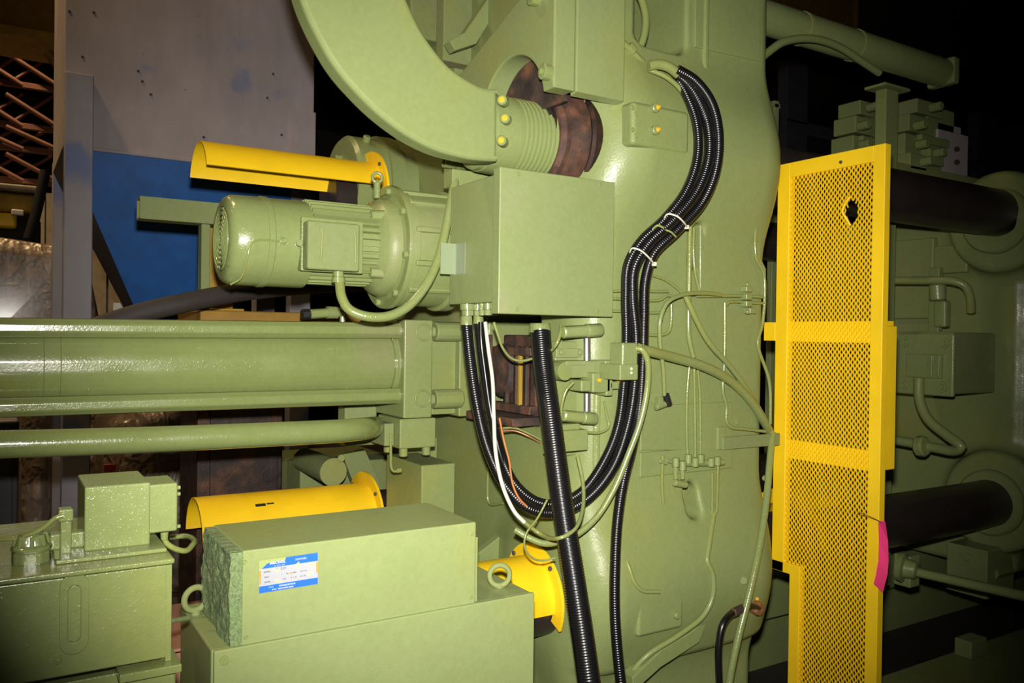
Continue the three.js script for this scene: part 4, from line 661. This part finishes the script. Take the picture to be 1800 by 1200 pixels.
// ================================================================ black hoses and cables
const HO = { pitch: 0.0056, amp: 0.0006, seg: 16 };
function hose(name, label, pts, r, group, ferrule) { const t = thing(name, label, 'hose', group); obj('hose', tube(path(pts), r, HO), M.hose, t); if (ferrule) obj('ferrule', lathe(zp(...ferrule), V(0, -1, 0), [[0, 0], [0, r * .95], [0.004, r * 1.06], [0.022, r * 1.1], [0.024, 0]], 20), M.greenGloss, t); return t; }
hose('main_hose', 'thickest black ribbed hose hanging below the control box', [[950, 585, 1.66], [955, 640, 1.63], [966, 720, 1.575], [978, 810, 1.53], [992, 910, 1.49], [1008, 1010, 1.45], [1022, 1100, 1.42], [1036, 1200, 1.39], [1050, 1300, 1.37]], 0.0245, null, [949, 568, 1.665]);
hose('black_hose', 'black ribbed hose looping left of the thickest hose from the box glands', [[820, 572, 1.77], [826, 630, 1.75], [838, 710, 1.71], [858, 790, 1.68], [890, 855, 1.65], [930, 893, 1.625], [980, 900, 1.61], [1030, 878, 1.595], [1075, 825, 1.575], [1103, 750, 1.56], [1116, 670, 1.55], [1118, 590, 1.545], [1112, 520, 1.545], [1115, 470, 1.54], [1140, 428, 1.53], [1185, 385, 1.51], [1225, 335, 1.495], [1246, 275, 1.49], [1243, 215, 1.50], [1222, 165, 1.515], [1200, 138, 1.53]], 0.0135, 'black ribbed hoses of the bundle', [820, 555, 1.77]);
hose('black_hose', 'slimmer black ribbed hose tucked behind the looping hose', [[841, 568, 1.76], [848, 630, 1.745], [860, 710, 1.715], [878, 790, 1.69], [905, 850, 1.665], [945, 882, 1.645], [985, 884, 1.63], [1025, 862, 1.615], [1062, 810, 1.59], [1086, 750, 1.575], [1097, 670, 1.565], [1101, 590, 1.555], [1100, 520, 1.55], [1104, 465, 1.545], [1127, 424, 1.535], [1168, 385, 1.515], [1206, 335, 1.5], [1226, 275, 1.495], [1224, 215, 1.505], [1206, 165, 1.525], [1190, 138, 1.54]], 0.0118, 'black ribbed hoses of the bundle', [841, 553, 1.76]);
hose('black_hose', 'black ribbed hose dropping straight down the platen corner', [[1190, 122, 1.52], [1222, 142, 1.505], [1250, 180, 1.49], [1263, 235, 1.48], [1258, 300, 1.485], [1235, 355, 1.50], [1190, 405, 1.515], [1150, 445, 1.53], [1135, 490, 1.54], [1132, 560, 1.545], [1130, 640, 1.545], [1124, 720, 1.55], [1110, 790, 1.555], [1095, 850, 1.545], [1085, 920, 1.53], [1081, 1000, 1.52], [1081, 1080, 1.51], [1086, 1150, 1.50], [1094, 1220, 1.49]], 0.0125, 'black ribbed hoses of the bundle', null);
hose('black_hose', 'short black hose emerging beside the painted pipe on the upper boss', [[1186, 128, 1.535], [1212, 152, 1.52], [1235, 195, 1.505], [1247, 245, 1.497], [1240, 300, 1.50], [1215, 350, 1.51], [1172, 400, 1.525], [1130, 440, 1.545], [1112, 480, 1.56], [1107, 540, 1.565], [1108, 620, 1.57]], 0.011, 'black ribbed hoses of the bundle', null);
single('boss_pipe', tube(path([[1140, 116, 1.55], [1158, 113, 1.54], [1176, 118, 1.53], [1192, 130, 1.525]]), 0.0125, { seg: 14 }), M.greenGloss, 'bent green pipe where the black hoses start on the upper boss', 'pipe');
single('boss_conduit', tube(path([[1140, 122, 1.56], [1172, 136, 1.54], [1200, 162, 1.53], [1220, 205, 1.52], [1228, 255, 1.52], [1218, 310, 1.525]]), 0.006, { seg: 10 }), M.greenGloss, 'slim green conduit running beside the hoses on the upper boss', 'conduit');
{ const mk = (label, pts) => { const c = thing('cable_tie', label, 'cable tie', 'white cable ties on the hose bundle'); obj('band', tube(path(pts), 0.0022, { seg: 8 }), M.tie, c); const e = zp(...pts[pts.length - 1]); obj('head', box(e.x - 0.005, e.x + 0.005, e.y - 0.005, e.y + 0.005, -e.z - 0.004, -e.z + 0.004, 0.001), M.tie, c); };
  mk('white cable tie on the slanting part of the hose bundle', [[1165, 390, 1.52], [1174, 376, 1.49], [1190, 380, 1.475], [1203, 392, 1.48], [1207, 399, 1.50]]);
  mk('white cable tie where the hose bundle turns downwards', [[1106, 446, 1.545], [1112, 436, 1.52], [1126, 440, 1.505], [1140, 452, 1.505], [1150, 464, 1.52]]);
  const g = thing('paint_ring', 'pale green paint ring left on the hose bundle', 'paint'); obj('ring', tube(path([[1148, 402, 1.513], [1156, 396, 1.498], [1166, 400, 1.496]]), 0.003, { seg: 6 }), M.greenSmooth, g); obj('ring', tube(path([[1170, 404, 1.49], [1180, 408, 1.486], [1188, 416, 1.49]]), 0.0025, { seg: 6 }), M.greenSmooth, g); }
{ const t = thing('white_cable', 'thin white cable hanging in a loop, its lower end painted green', 'cable');
  obj('white_length', tube(path([[853, 566, 1.70], [858, 610, 1.685], [866, 670, 1.66], [868, 730, 1.64], [872, 800, 1.615], [885, 858, 1.595], [905, 900, 1.575], [922, 918, 1.565]]), 0.0046, { seg: 10 }), M.white, t);
  obj('painted_length', tube(path([[922, 918, 1.565], [950, 938, 1.55], [985, 945, 1.46], [1010, 930, 1.46], [1024, 895, 1.50], [1025, 850, 1.55], [1015, 800, 1.58]]), 0.0045, { seg: 10 }), M.greenGloss, t); }
single('gland_cable', tube(path([[845, 566, 1.72], [846, 600, 1.715], [852, 650, 1.71], [862, 720, 1.70], [880, 800, 1.68], [900, 850, 1.67]]), 0.0065, { seg: 10 }), M.hose, 'slim black cable beside the white cable below the box', 'cable');
single('orange_wire', tube(path([[878, 735, 1.66], [886, 775, 1.64], [895, 810, 1.63], [901, 850, 1.625], [912, 875, 1.615], [926, 890, 1.61]]), 0.0026, { seg: 8 }), M.orange, 'thin orange wire behind the white cable', 'wire');
single('painted_wire', tube(path([[962, 878, 1.55], [945, 910, 1.55], [925, 938, 1.54], [922, 960, 1.54], [935, 980, 1.54], [955, 985, 1.54], [976, 980, 1.53]]), 0.0024, { seg: 8 }), M.greenGloss, 'thin painted wire curling in front of the yellow end cover', 'wire');
single('painted_wire', tube(path([[868, 566, 1.68], [876, 590, 1.68], [884, 612, 1.69], [900, 630, 1.70], [918, 634, 1.70], [936, 630, 1.70]]), 0.0032, { seg: 8 }), M.greenSmooth, 'thin painted wire bent across the rusty opening', 'wire');
single('green_conduit', tube(path([[1118, 612, 1.52], [1128, 614, 1.51], [1138, 632, 1.505], [1138, 680, 1.51], [1126, 740, 1.515], [1104, 800, 1.525], [1078, 862, 1.535], [1046, 912, 1.545], [1005, 944, 1.555], [960, 955, 1.57], [930, 945, 1.59], [905, 930, 1.61]]), 0.0075, { seg: 12 }), M.greenGloss, 'green conduit looping from the valve connector under the hoses', 'conduit');
single('platen_conduit', tube(path([[1122, 612, 1.53], [1145, 618, 1.535], [1185, 628, 1.55], [1240, 645, 1.56], [1285, 670, 1.575], [1318, 702, 1.585], [1340, 735, 1.60], [1352, 758, 1.62]]), 0.0125, { seg: 14 }), M.greenGloss, 'thick green conduit crossing the platen face to the guard', 'conduit');
single('platen_conduit', tube(path([[1205, 520, 1.57], [1216, 545, 1.565], [1245, 600, 1.565], [1280, 640, 1.57], [1310, 680, 1.58], [1335, 720, 1.60], [1354, 756, 1.63]]), 0.0075, { seg: 12 }), M.greenGloss, 'slimmer green conduit slanting down to meet the thick one', 'conduit');
single('drop_conduit', tube(path([[1358, 760, 1.60], [1354, 800, 1.58], [1347, 880, 1.55], [1335, 960, 1.52], [1318, 1040, 1.505], [1300, 1110, 1.50], [1285, 1180, 1.50], [1274, 1250, 1.50]]), 0.0095, { seg: 12 }), M.greenGloss, 'straight green conduit dropping along the lower boss', 'conduit');
{ const t = thing('cable_plug', 'short green cable ending in a painted plug on the platen face', 'plug');
  obj('cable', tube(path([[1268, 518, 1.575], [1240, 515, 1.565], [1200, 518, 1.55], [1173, 532, 1.545], [1161, 560, 1.545], [1160, 600, 1.55], [1166, 650, 1.56], [1168, 695, 1.57]]), 0.0055, { seg: 10 }), M.greenGloss, t);
  obj('plug_body', rod(zp(1170, 692, 1.57), zp(1176, 712, 1.57), 0.009, 12), M.cableBlack, t, 'black plug body'); obj('clip', rod(zp(1152, 716, 1.575), zp(1178, 706, 1.575), 0.008, 10), M.greenGloss, t); obj('lever', box(zp(1156, 700, 1.57).x, zp(1164, 700, 1.57).x, zp(1160, 715, 1.57).y, zp(1160, 698, 1.57).y, 1.565, 1.58, 0.001), M.greenGloss, t); }
{ const t = thing('flat_bracket', 'flat green bracket reaching from the platen to the mesh guard', 'bracket'), a = zp(1268, 762, 1.6), b = zp(1367, 770, 1.60);
  const L = b.clone().sub(a), g = new RoundedBoxGeometry(L.length(), 0.034, 0.008, 2, 0.002); g.rotateY(Math.atan2(-L.z, L.x)); g.translate((a.x + b.x) / 2, (a.y + b.y) / 2 - 0.014, (a.z + b.z) / 2 + 0.004); obj('bar', g, M.greenDull, t); obj('mount', pbox(1262, 1276, 750, 790, 1.597, 0.012, 0.003), M.green, t); }
// small painted pipework on the platen face
{
  const pipes = [
    ['thin painted pipe pair member rising past the upper slot', [[1213, 395], [1212, 450], [1211, 520], [1211, 590], [1219, 628]], 0.0065],
    ['thin painted pipe leaning from the upper slot to the cross pipe', [[1220, 400], [1219, 440], [1222, 480], [1228, 505], [1230, 515]], 0.004],
    ['thin painted pipe running down to the small manifold beside its twin', [[1212, 640], [1208, 690], [1207, 760], [1209, 800]], 0.004],
    ['thin painted pipe running straight down to the small manifold', [[1220, 632], [1221, 690], [1222, 760], [1222, 803]], 0.004],
    ['thin painted pipe bowing slightly above the small manifold', [[1226, 640], [1230, 690], [1231, 750], [1231, 800]], 0.0035],
    ['painted pipe bent twice beside the flat bracket', [[1274, 532], [1274, 590], [1273, 640], [1271, 690], [1277, 712], [1277, 740], [1284, 750], [1310, 754], [1345, 758]], 0.0045],
    ['painted pipe stepping along the platen edge above the guard tab', [[1338, 372], [1329, 400], [1329, 452], [1342, 480], [1344, 520], [1340, 570], [1332, 600], [1334, 615], [1352, 670], [1354, 745]], 0.0045],
    ['painted cross pipe under the cover plate', [[1225, 520], [1265, 520], [1310, 520], [1342, 522]], 0.0045],
    ['lower painted cross pipe under the cover plate', [[1277, 536], [1282, 531], [1310, 531], [1345, 533]], 0.004],
    ['painted pipe top row beside the black hoses', [[1070, 512], [1110, 510], [1150, 512], [1175, 512]], 0.0035],
    ['painted pipe second row beside the black hoses', [[1070, 524], [1110, 526], [1160, 527], [1172, 520], [1182, 520]], 0.0035],
    ['painted pipe third row beside the black hoses', [[1070, 546], [1120, 548], [1160, 549], [1170, 545]], 0.0035],
    ['painted pipe curling up under the third row', [[1135, 588], [1165, 588], [1176, 582], [1180, 560], [1180, 535]], 0.004],
    ['thin painted pipe arcing over to the vertical pair', [[1148, 484], [1170, 492], [1192, 508], [1204, 520]], 0.0035],
    ['painted vertical pipe below the small manifold', [[1252, 830], [1252, 900], [1250, 935], [1244, 960]], 0.004],
    ['painted vertical pipe next to the lower slot', [[1262, 818], [1260, 890], [1256, 920], [1246, 955]], 0.004],
    ['painted tick-shaped pipe by the lower cover plate', [[1165, 800], [1164, 850], [1166, 885]], 0.004],
  ];
  for (const [label, pts, r] of pipes) { const lo = label.includes('lower slot') || label.includes('below the small') ; single('painted_pipe', tube(path(pts, lo ? 1.583 : 1.592), r, { seg: 8 }), M.greenGloss, label, 'pipe', 'thin painted pipes on the platen face'); }
  const m = thing('pipe_manifold', 'small painted pipe manifold with unions on the platen face', 'manifold');
  obj('bar', rod(zp(1183, 815, 1.585), zp(1272, 812, 1.585), 0.0085, 12), M.green, m);
  for (const [px, py] of [[1188, 812], [1200, 818], [1210, 806], [1222, 812], [1232, 806], [1250, 812], [1261, 810]]) { const p = zp(px, py, 1.575); obj('union', hexHead(p.clone().add(V(0, -0.011, 0)), YA, 0.010, 0.022), M.green, m); }
  for (const [px] of [[1187], [1199]]) obj('drop', rod(zp(px, 820, 1.58), zp(px + 1, 842, 1.58), 0.006, 10), M.green, m); obj('tee', rod(zp(1185, 848, 1.58), zp(1206, 852, 1.58), 0.009, 12), M.green, m);
  for (const [px, py] of [[1160, 810], [1170, 808]]) obj('stud', rod(zp(px, py, 1.59), zp(px + 12, py + 4, 1.59), 0.005, 8), M.green, m);
  const k = thing('pipe_clamp', 'painted pipe clamp stack near the platen edge', 'clamp'); for (const [px, py] of [[1312, 508], [1312, 522], [1312, 534], [1318, 546]]) { const p = zp(px, py, 1.59); obj('clamp_block', box(p.x - 0.012, p.x + 0.012, p.y - 0.008, p.y + 0.008, 1.578, 1.602, 0.003), M.greenGloss, k); }
  for (const py of [500, 548]) { const p = zp(1312, py, 1.58); obj('clamp_screw', rod(p, p.clone().add(V(0, 0, 0.008)), 0.006, 10), M.greenGloss, k); }
  const c = thing('lower_clamp', 'painted clamp and stub beside the lower boss', 'clamp'); obj('arm', tube(path([[1272, 1030, 1.56], [1290, 1040, 1.55], [1310, 1050, 1.545]]), 0.008, { seg: 8 }), M.green, c); obj('stud', rod(zp(1305, 1022, 1.56), zp(1307, 1020, 1.53), 0.011, 12), M.greenDull, c); obj('plate', pbox(1290, 1322, 1035, 1060, 1.55, 0.02, 0.003), M.green, c);
}
{ const t = thing('brass_hose', 'black hose with corroded copper end fitting on the lower boss', 'hose');
  obj('hose', tube(path([[1270, 1260, 1.5], [1264, 1190, 1.5], [1264, 1130, 1.5], [1272, 1095, 1.5], [1288, 1077, 1.505], [1305, 1070, 1.51]]), 0.0095, { seg: 12 }), M.hose, t); obj('sleeve', rod(zp(1288, 1077, 1.503), zp(1308, 1068, 1.512), 0.0115, 14), M.rust, t); obj('cable', tube(path([[1308, 1068, 1.512], [1322, 1065, 1.52], [1334, 1068, 1.53]]), 0.007, { seg: 10 }), M.cableBlack, t); const e = zp(1334, 1070, 1.53); obj('end_fitting', lathe(e, V(0.1, -0.1, 1), [[-0.02, 0], [-0.02, 0.017], [0, 0.019], [0.006, 0.016], [0.006, 0.007], [-0.004, 0.006], [-0.004, 0]], 20), M.copper, t, 'corroded copper fitting'); obj('tip', rod(zp(1330, 1055, 1.54), zp(1332, 1050, 1.54), 0.005, 8), M.capYellow, t); }
// ================================================================ valve group between box and hoses
{
  const t = thing('valve_group', 'cluster of painted hydraulic valves on a mounting plate', 'valve');
  obj('mounting_plate', pbox(975, 1036, 600, 800, 1.66, 0.05, 0.003), M.green, t);
  obj('mounting_plate', pbox(1034, 1090, 570, 680, 1.655, 0.05, 0.003), M.green, t);
  obj('bracket_plate', pbox(978, 1034, 612, 628, 1.65, 0.01, 0.002), M.green, t);
  for (const px of [986, 1019]) { const p = zp(px, 619, 1.65); obj('screw', rod(p, p.clone().add(V(0, 0, .007)), 0.007, 10), M.green, t); }
  const cyl = (x0, y0, x1, y1, zd, r, ferr) => obj('solenoid', lathe(zp(x0, y0, zd), zp(x1, y1, zd).sub(zp(x0, y0, zd)), (L => [[0, 0], [0, r * .8], [0.004, r], [L * .6, r * 1.02], [L * .62, r * 1.12], [L - .004, r * 1.12], [L, r], [L, 0]])(zp(x0, y0, zd).distanceTo(zp(x1, y1, zd))), 24), M.green, t);
  cyl(988, 584, 1056, 580, 1.60, 0.015); cyl(988, 730, 1046, 736, 1.60, 0.014);
  obj('valve_body', pbox(996, 1068, 634, 664, 1.60, 0.07, 0.004), M.green, t); obj('valve_body', lathe(zp(992, 652, 1.60), ZA, [[-0.06, 0], [-0.06, 0.024], [0.004, 0.022], [0.006, 0]], 20), M.greenGloss, t);
  obj('nameplate', pbox(996, 1030, 634, 642, 1.595, 0.004, 0.001), M.greenGloss, t);
  const coil = obj('coil_block', pbox(1064, 1094, 633, 661, 1.575, 0.08, 0.003), M.greenSmooth, t); obj('rust_spot', lathe(zp(1078, 648, 1.5745), ZA, [[0, 0.008], [0.0005, 0.006], [0.0008, 0]], 10), M.rust, coil, 'rust spot');
  obj('connector', pbox(1094, 1122, 602, 664, 1.515, 0.05, 0.006), M.greenGloss, t); obj('connector_arm', pbox(1090, 1122, 640, 668, 1.51, 0.08, 0.003), M.green, t);
  for (const py of [648, 655]) obj('screw', rod(zp(1110, py, 1.51), zp(1110, py, 1.505), 0.004, 8), M.green, t);
  for (const [a, b, c, d] of [[1022, 668, 1040, 688], [1042, 655, 1056, 690], [1052, 664, 1074, 690], [1072, 670, 1096, 684], [1066, 660, 1078, 696]]) obj('fitting', pbox(a, b > c ? c : c, b, d, 1.575, 0.05, 0.004), M.green, t);
  for (const [px, py] of [[1052, 668], [1086, 668]]) { const p = zp(px, py, 1.572); obj('brass_screw', rod(p, p.clone().add(V(0, 0, .006)), 0.005, 10), M.capYellow, t); }
  obj('white_cap', rod(zp(1083, 628, 1.57), zp(1083, 612, 1.57), 0.007, 12), M.paper, t, 'white plastic cap'); obj('stem', rod(zp(1085, 612, 1.57), zp(1085, 598, 1.57), 0.005, 10), M.greenGloss, t);
  obj('lower_box', pbox(985, 1034, 756, 793, 1.60, 0.06, 0.003), M.green, t); obj('lower_box', pbox(983, 1020, 745, 760, 1.615, 0.05, 0.003), M.green, t);
  obj('bleed_pipe', tube(path([[985, 740, 1.6], [988, 710, 1.59], [996, 685, 1.585], [1008, 672, 1.58]]), 0.0035, { seg: 8 }), M.greenGloss, t);
  obj('bleed_pipe', tube(path([[1034, 760, 1.60], [1055, 760, 1.595], [1070, 750, 1.595], [1066, 728, 1.6], [1062, 705, 1.6]]), 0.003, { seg: 8 }), M.greenGloss, t);
  obj('lead', tube(path([[986, 572, 1.62], [984, 590, 1.60], [978, 605, 1.60], [970, 615, 1.62]]), 0.004, { seg: 8 }), M.greenGloss, t);
  obj('standoff_tube', rod(zp(1032, 590, 1.63), zp(1032, 650, 1.63), 0.009, 12), M.steel, t, 'bare steel tube'); obj('standoff_tube', rod(zp(1032, 690, 1.63), zp(1032, 730, 1.63), 0.009, 12), M.steel, t, 'bare steel tube');
}
{ const t = thing('capillary_pipe', 'thin pipes crossing the platen below the rusty opening', 'pipe'); obj('pipe', tube(path([[884, 752, 1.83], [905, 752, 1.82], [930, 762, 1.8], [950, 772, 1.79]]), 0.003, { seg: 6 }), M.greenDull, t); obj('pipe', tube(path([[884, 757, 1.83], [905, 757, 1.82], [930, 767, 1.8], [950, 778, 1.79]]), 0.003, { seg: 6 }), M.copper, t); }
single('wall_pipe', tube([xp(858, 820, 1.2), xp(858, 880, 1.2), xp(862, 886, 1.2), xp(884, 884, 1.2)], 0.0035, { seg: 8 }), M.greenGloss, 'thin L-shaped pipe on the platen behind the looping hose', 'pipe');
{ const t = thing('lower_web', 'green slanted web plate behind the yellow end cover', 'web'); obj('plate', extrudeXY([[800, 1000], [880, 938], [930, 945], [960, 985], [960, 1200], [800, 1200]].map(([px, py]) => { const p = zp(px, py, 2.0); return [p.x, p.y]; }), 1.99, 2.02, 0.003), M.green, t); obj('base', box(0.98, 1.2, 0, 0.7, 1.97, 2.03, 0.003), M.green, t); }
// upper pipes near the casting window
single('window_conduit', tube(path([[1110, -30, 1.66], [1128, 0, 1.65], [1135, 35, 1.645], [1130, 70, 1.645], [1116, 98, 1.65]]), 0.010, { seg: 12 }), M.greenGloss, 'curved green conduit crossing the casting window', 'conduit');
{ const t = thing('window_fitting', 'green fittings on the edge of the casting window', 'fitting'); obj('pipe', tube(path([[1078, 66, 1.6], [1095, 76, 1.6], [1112, 92, 1.6], [1130, 112, 1.6]]), 0.0095, { seg: 10 }), M.greenGloss, t); obj('collar', rod(zp(1104, 80, 1.6), zp(1114, 92, 1.6), 0.014, 12), M.greenGloss, t); obj('block', pbox(1080, 1100, 0, 40, 1.72, 0.08, 0.004), M.green, t); obj('post', pbox(1076, 1088, -40, 66, 1.66, 0.05, 0.004), M.green, t); }

// ================================================================ moving side, in the dark at the right
{
  const t = thing('header_pipe', 'round green header pipe with square end cap above the guard', 'pipe'), a = zp(1300, 20, 1.82), b = zp(1655, 134, 1.82), y = a.y + 0.005;
  obj('pipe', rod(V(1.6, y, -1.82), V(b.x, y, -1.82), 0.052, 32), M.green, t);
  obj('end_cap', box(b.x - 0.01, b.x + 0.03, y - 0.05, y + 0.05, 1.765, 1.875, 0.01), M.green, t);
  for (const px of [1408, 1502]) { const p = zp(px, 40, 1.82); obj('joint_band', lathe(V(p.x - 0.008, y, -1.82), XA, [[0, 0.05], [0, 0.0545], [0.016, 0.0545], [0.016, 0.05]], 32), M.green, t); }
  obj('hanger', box(1.78, 1.80, y - 0.1, y + 0.06, 1.76, 1.86, 0.003), M.green, t);
}
single('arched_conduit', tube(path([[1312, 122, 1.68], [1333, 106, 1.69], [1350, 92, 1.7], [1375, 75, 1.71], [1405, 68, 1.72], [1440, 70, 1.73], [1480, 85, 1.745], [1515, 108, 1.76], [1545, 128, 1.77]]), 0.0125, { seg: 12 }), M.green, 'arched green conduit under the header pipe', 'conduit');
{ const t = thing('pipe_post', 'green square post carrying the header pipe', 'post'), a = zp(1532, 240, 1.95), b = zp(1551, 240, 1.95); obj('post', box(2.9, 2.98, 1.2, zp(1550, 152, 1.953).y, 1.953, 2.0, 0.004), M.green, t); obj('web', box(2.9, 2.98, 0.54, 1.2, 1.953, 2.0, 0.003), M.green, t); obj('top_plate', box(2.86, 3.02, zp(1550, 152, 1.953).y, zp(1550, 147, 1.953).y, 1.93, 2.02, 0.002), M.green, t); }
function valveStack(label, px0, s, zd) {
  const t = thing('valve_stack', label, 'valve'), B = (a, b, c, d, o, w) => obj(w ?? 'block', pbox(px0 + a * s, px0 + b * s, c, d, zd + o, 0.12, 0.006), M.green, t);
  B(8, 60, 205, 235, 0.02); B(0, 66, 240, 300, 0); B(22, 70, 178, 203, 0.03); B(40, 88, 190, 240, 0.05); B(30, 80, 240, 255, -0.02); B(10, 40, 270, 300, -0.03); B(45, 70, 262, 290, -0.04);
  for (const [px, py] of [[18, 222], [46, 190], [22, 255], [52, 270], [30, 285]]) { const p = zp(px0 + px * s, py, zd - 0.03); obj('solenoid', rod(p, p.clone().add(V(0.0, 0, 0.05)), 0.02, 16), M.green, t); }
  return t;
}
{
  const t = valveStack('stack of green valves with grey manifold block above the upper tie bar', 1590, 1.0, 2.15);
  obj('manifold', pbox(1648, 1702, 232, 312, 2.16, 0.25, 0.005), M.sheetGrey, t, 'dusty grey manifold block'); obj('manifold_step', pbox(1642, 1690, 218, 240, 2.2, 0.15, 0.005), M.sheetGrey, t); for (const [px, py] of [[1682, 262], [1682, 285]]) obj('port', rod(zp(px, py, 2.161), zp(px, py, 2.15), 0.012, 14), M.dark, t);
  const p = zp(1650, 312, 2.2); obj('shelf', box(zp(1520, 312, 2.2).x, zp(1760, 312, 2.2).x, p.y - 0.06, p.y + 0.005, 2.12, 2.5, 0.004), M.green, t);
  valveStack('smaller green valve stack half hidden behind the header post', 1500, 0.55, 2.35);
}
{ // red-brown panel and post beyond the platen
  const t = thing('safety_barrier', 'red-brown panel on a thin green post behind the platen edge', 'barrier'), zd = 2.7; obj('panel', pbox(1338, 1362, 185, 260, zd + .03, 0.02, 0.003), M.red, t); obj('post', box(zp(1361, 230, zd).x, zp(1369, 230, zd).x, 0, zp(1362, 176, zd).y, zd, zd + 0.03, 0.003), M.green, t); obj('rail', pbox(1330, 1372, 178, 186, zd, 0.03, 0.003), M.green, t);
}
{
  const t = thing('moving_platen', 'dark green moving platen with tie-bar collars at the far end', 'machine frame'), x = 3.34;
  const f = (X, y, z) => { let d = sdBox(X, y, z, [x + 0.3, 1.315, 2.3], [0.24, 0.735, 0.60], 0.03); d = smin(d, sdCylX(X, y, z, x - 0.02, x + 0.5, TBU - 0.03, ZF + 0.01, 0.20, 0.03), 0.06); d = smin(d, sdCylX(X, y, z, x - 0.02, x + 0.5, TBL, ZF + 0.01, 0.20, 0.03), 0.06); d = smin(d, sdBox(X, y, z, [x + 0.3, 1.42, 1.72], [0.22, 0.62, 0.06], 0.02), 0.04); return d; };
  obj('casting', sdfMesh(f, [3.2, 0.3, 1.45], [3.95, 2.55, 3.0], 0.016), M.green, t);
  for (const y of [TBU - 0.03, TBL]) obj('collar', lathe(V(x - 0.05, y, -(ZF + 0.005)), XA, [[0, 0.09], [0, 0.12], [0.01, 0.128], [0.05, 0.13], [0.052, 0.09]], 48), M.green, t);
  for (const [px0, px1, py0, py1] of [[1570, 1640, 420, 560], [1640, 1700, 430, 480]]) obj('face_pad', xbox(px0, px1, py0, py1, x + 0.03, 0.05, 0.008), M.green, t);
  obj('foot', box(x + 0.08, x + 0.5, 0.56, 0.62, 2.2, 2.88, 0.01), M.green, t);
  obj('guide_shoe', xbox(1663, 1735, 960, 1045, x - 0.12, 0.2, 0.006), M.green, t); { const p = xp(1700, 978, x - 0.12); obj('bolt_head', rod(p, p.clone().add(V(-0.012, 0, 0)), 0.016, 14), M.green, t); }
  { const p = xp(1749, 1008, x - 0.05); obj('bolt_head', rod(p.clone().add(V(.1, 0, 0)), p.clone().add(V(-0.012, 0, 0)), 0.02, 6), M.green, t); }
}
{
  const t = thing('valve_box', 'green valve box with four corner bolts on the moving platen', 'valve box');
  obj('box_body', box(3.06, 3.36, xp(1620, 690, 3.05).y, xp(1620, 583, 3.05).y, 1.765, 2.06, 0.01), M.green, t); obj('flange', xbox(1562, 1676, 586, 694, 3.045, 0.02, 0.008), M.green, t);
  for (const [px, py] of [[1590, 601], [1660, 603], [1588, 677], [1656, 680]]) { const p = xp(px, py, 3.045); obj('corner_bolt', lathe(p, V(-1, 0, 0), [[0, 0.021], [0.006, 0.02], [0.006, 0.012], [0.014, 0.011], [0.015, 0]], 16), M.green, t); }
  obj('center_block', xbox(1592, 1654, 622, 664, 3.03, 0.02, 0.005), M.green, t); for (const px of [1634, 1647]) obj('bright_bar', xbox(px - 5, px + 4, 624, 662, 3.022, 0.01, 0.002), M.greenGloss, t);
}
single('platen_hose', tube([xp(1615, 665, 3.02), xp(1616, 700, 3.01), xp(1630, 735, 3.0), xp(1665, 765, 2.99), xp(1690, 785, 2.98), xp(1678, 792, 2.99), xp(1640, 786, 3.0), xp(1600, 778, 3.0), xp(1566, 772, 3.0)], 0.019, { seg: 14 }), M.green, 'looped green hose below the valve box on the moving platen', 'hose');
single('bent_pipe', tube([xp(1560, 493, 3.1), xp(1620, 493, 3.1), xp(1675, 494, 3.12), xp(1697, 503, 3.14), xp(1706, 525, 3.16), xp(1707, 548, 3.18)], 0.016, { seg: 14 }), M.green, 'bent green pipe above the valve box', 'pipe');
{ const t = thing('lever_fitting', 'green fitting with bright nut under the bent pipe', 'fitting'); obj('arm', xbox(1632, 1650, 470, 585, 3.16, 0.03, 0.004), M.green, t); obj('nut', rod(xp(1648, 500, 3.08), xp(1648, 528, 3.08), 0.03, 16), M.greenGloss, t); obj('wedge', xbox(1640, 1662, 528, 575, 3.14, 0.04, 0.01), M.green, t); }
{ const t = thing('union_fitting', 'painted union where the looped hose meets the platen pipe', 'fitting'); obj('nut', rod(xp(1628, 784, 2.98), xp(1612, 784, 2.98), 0.04, 10), M.green, t); }
{ const t = thing('machine_base', 'dark green machine base rails under the moving platen', 'machine base');
  obj('near_rail', box(1.9, 6.2, 0.28, 0.42, 1.30, 1.62, 0.01), M.green, t); obj('web', box(1.9, 6.2, 0, 0.28, 1.40, 1.5, 0.01), M.green, t); obj('far_rail', box(1.9, 6.2, 0.40, 0.56, 2.2, 2.9, 0.01), M.green, t); obj('slide_pan', box(1.9, 6.2, 0.12, 0.16, 1.62, 2.9, 0.004), M.rubber, t); obj('far_web', box(1.9, 6.2, 0, 0.4, 2.3, 2.8, 0.01), M.green, t);
  const q = yp(1706, 1150, 0.42); obj('stop_block', box(q.x - 0.05, q.x + 0.05, 0.42, 0.48, -q.z - 0.03, -q.z + 0.03, 0.005), M.green, t); }
{ const t = thing('control_rod', 'slim green control rod sloping below the lower tie bar', 'rod'); obj('rod', rod(xp(1580, 998, 2.75), zp(1820, 1052, 1.35), 0.017, 14), M.green, t); obj('knuckle', lathe(xp(1600, 1000, 2.75), V(0.3, -0.1, 1), [[-0.04, 0], [-0.04, 0.05], [-0.02, 0.055], [-0.015, 0.035], [0.02, 0.03], [0.03, 0]], 16), M.green, t); obj('bracket', xbox(1570, 1600, 975, 1030, 2.77, 0.06, 0.005), M.green, t); }

settle();
renderer.render(scene, camera);
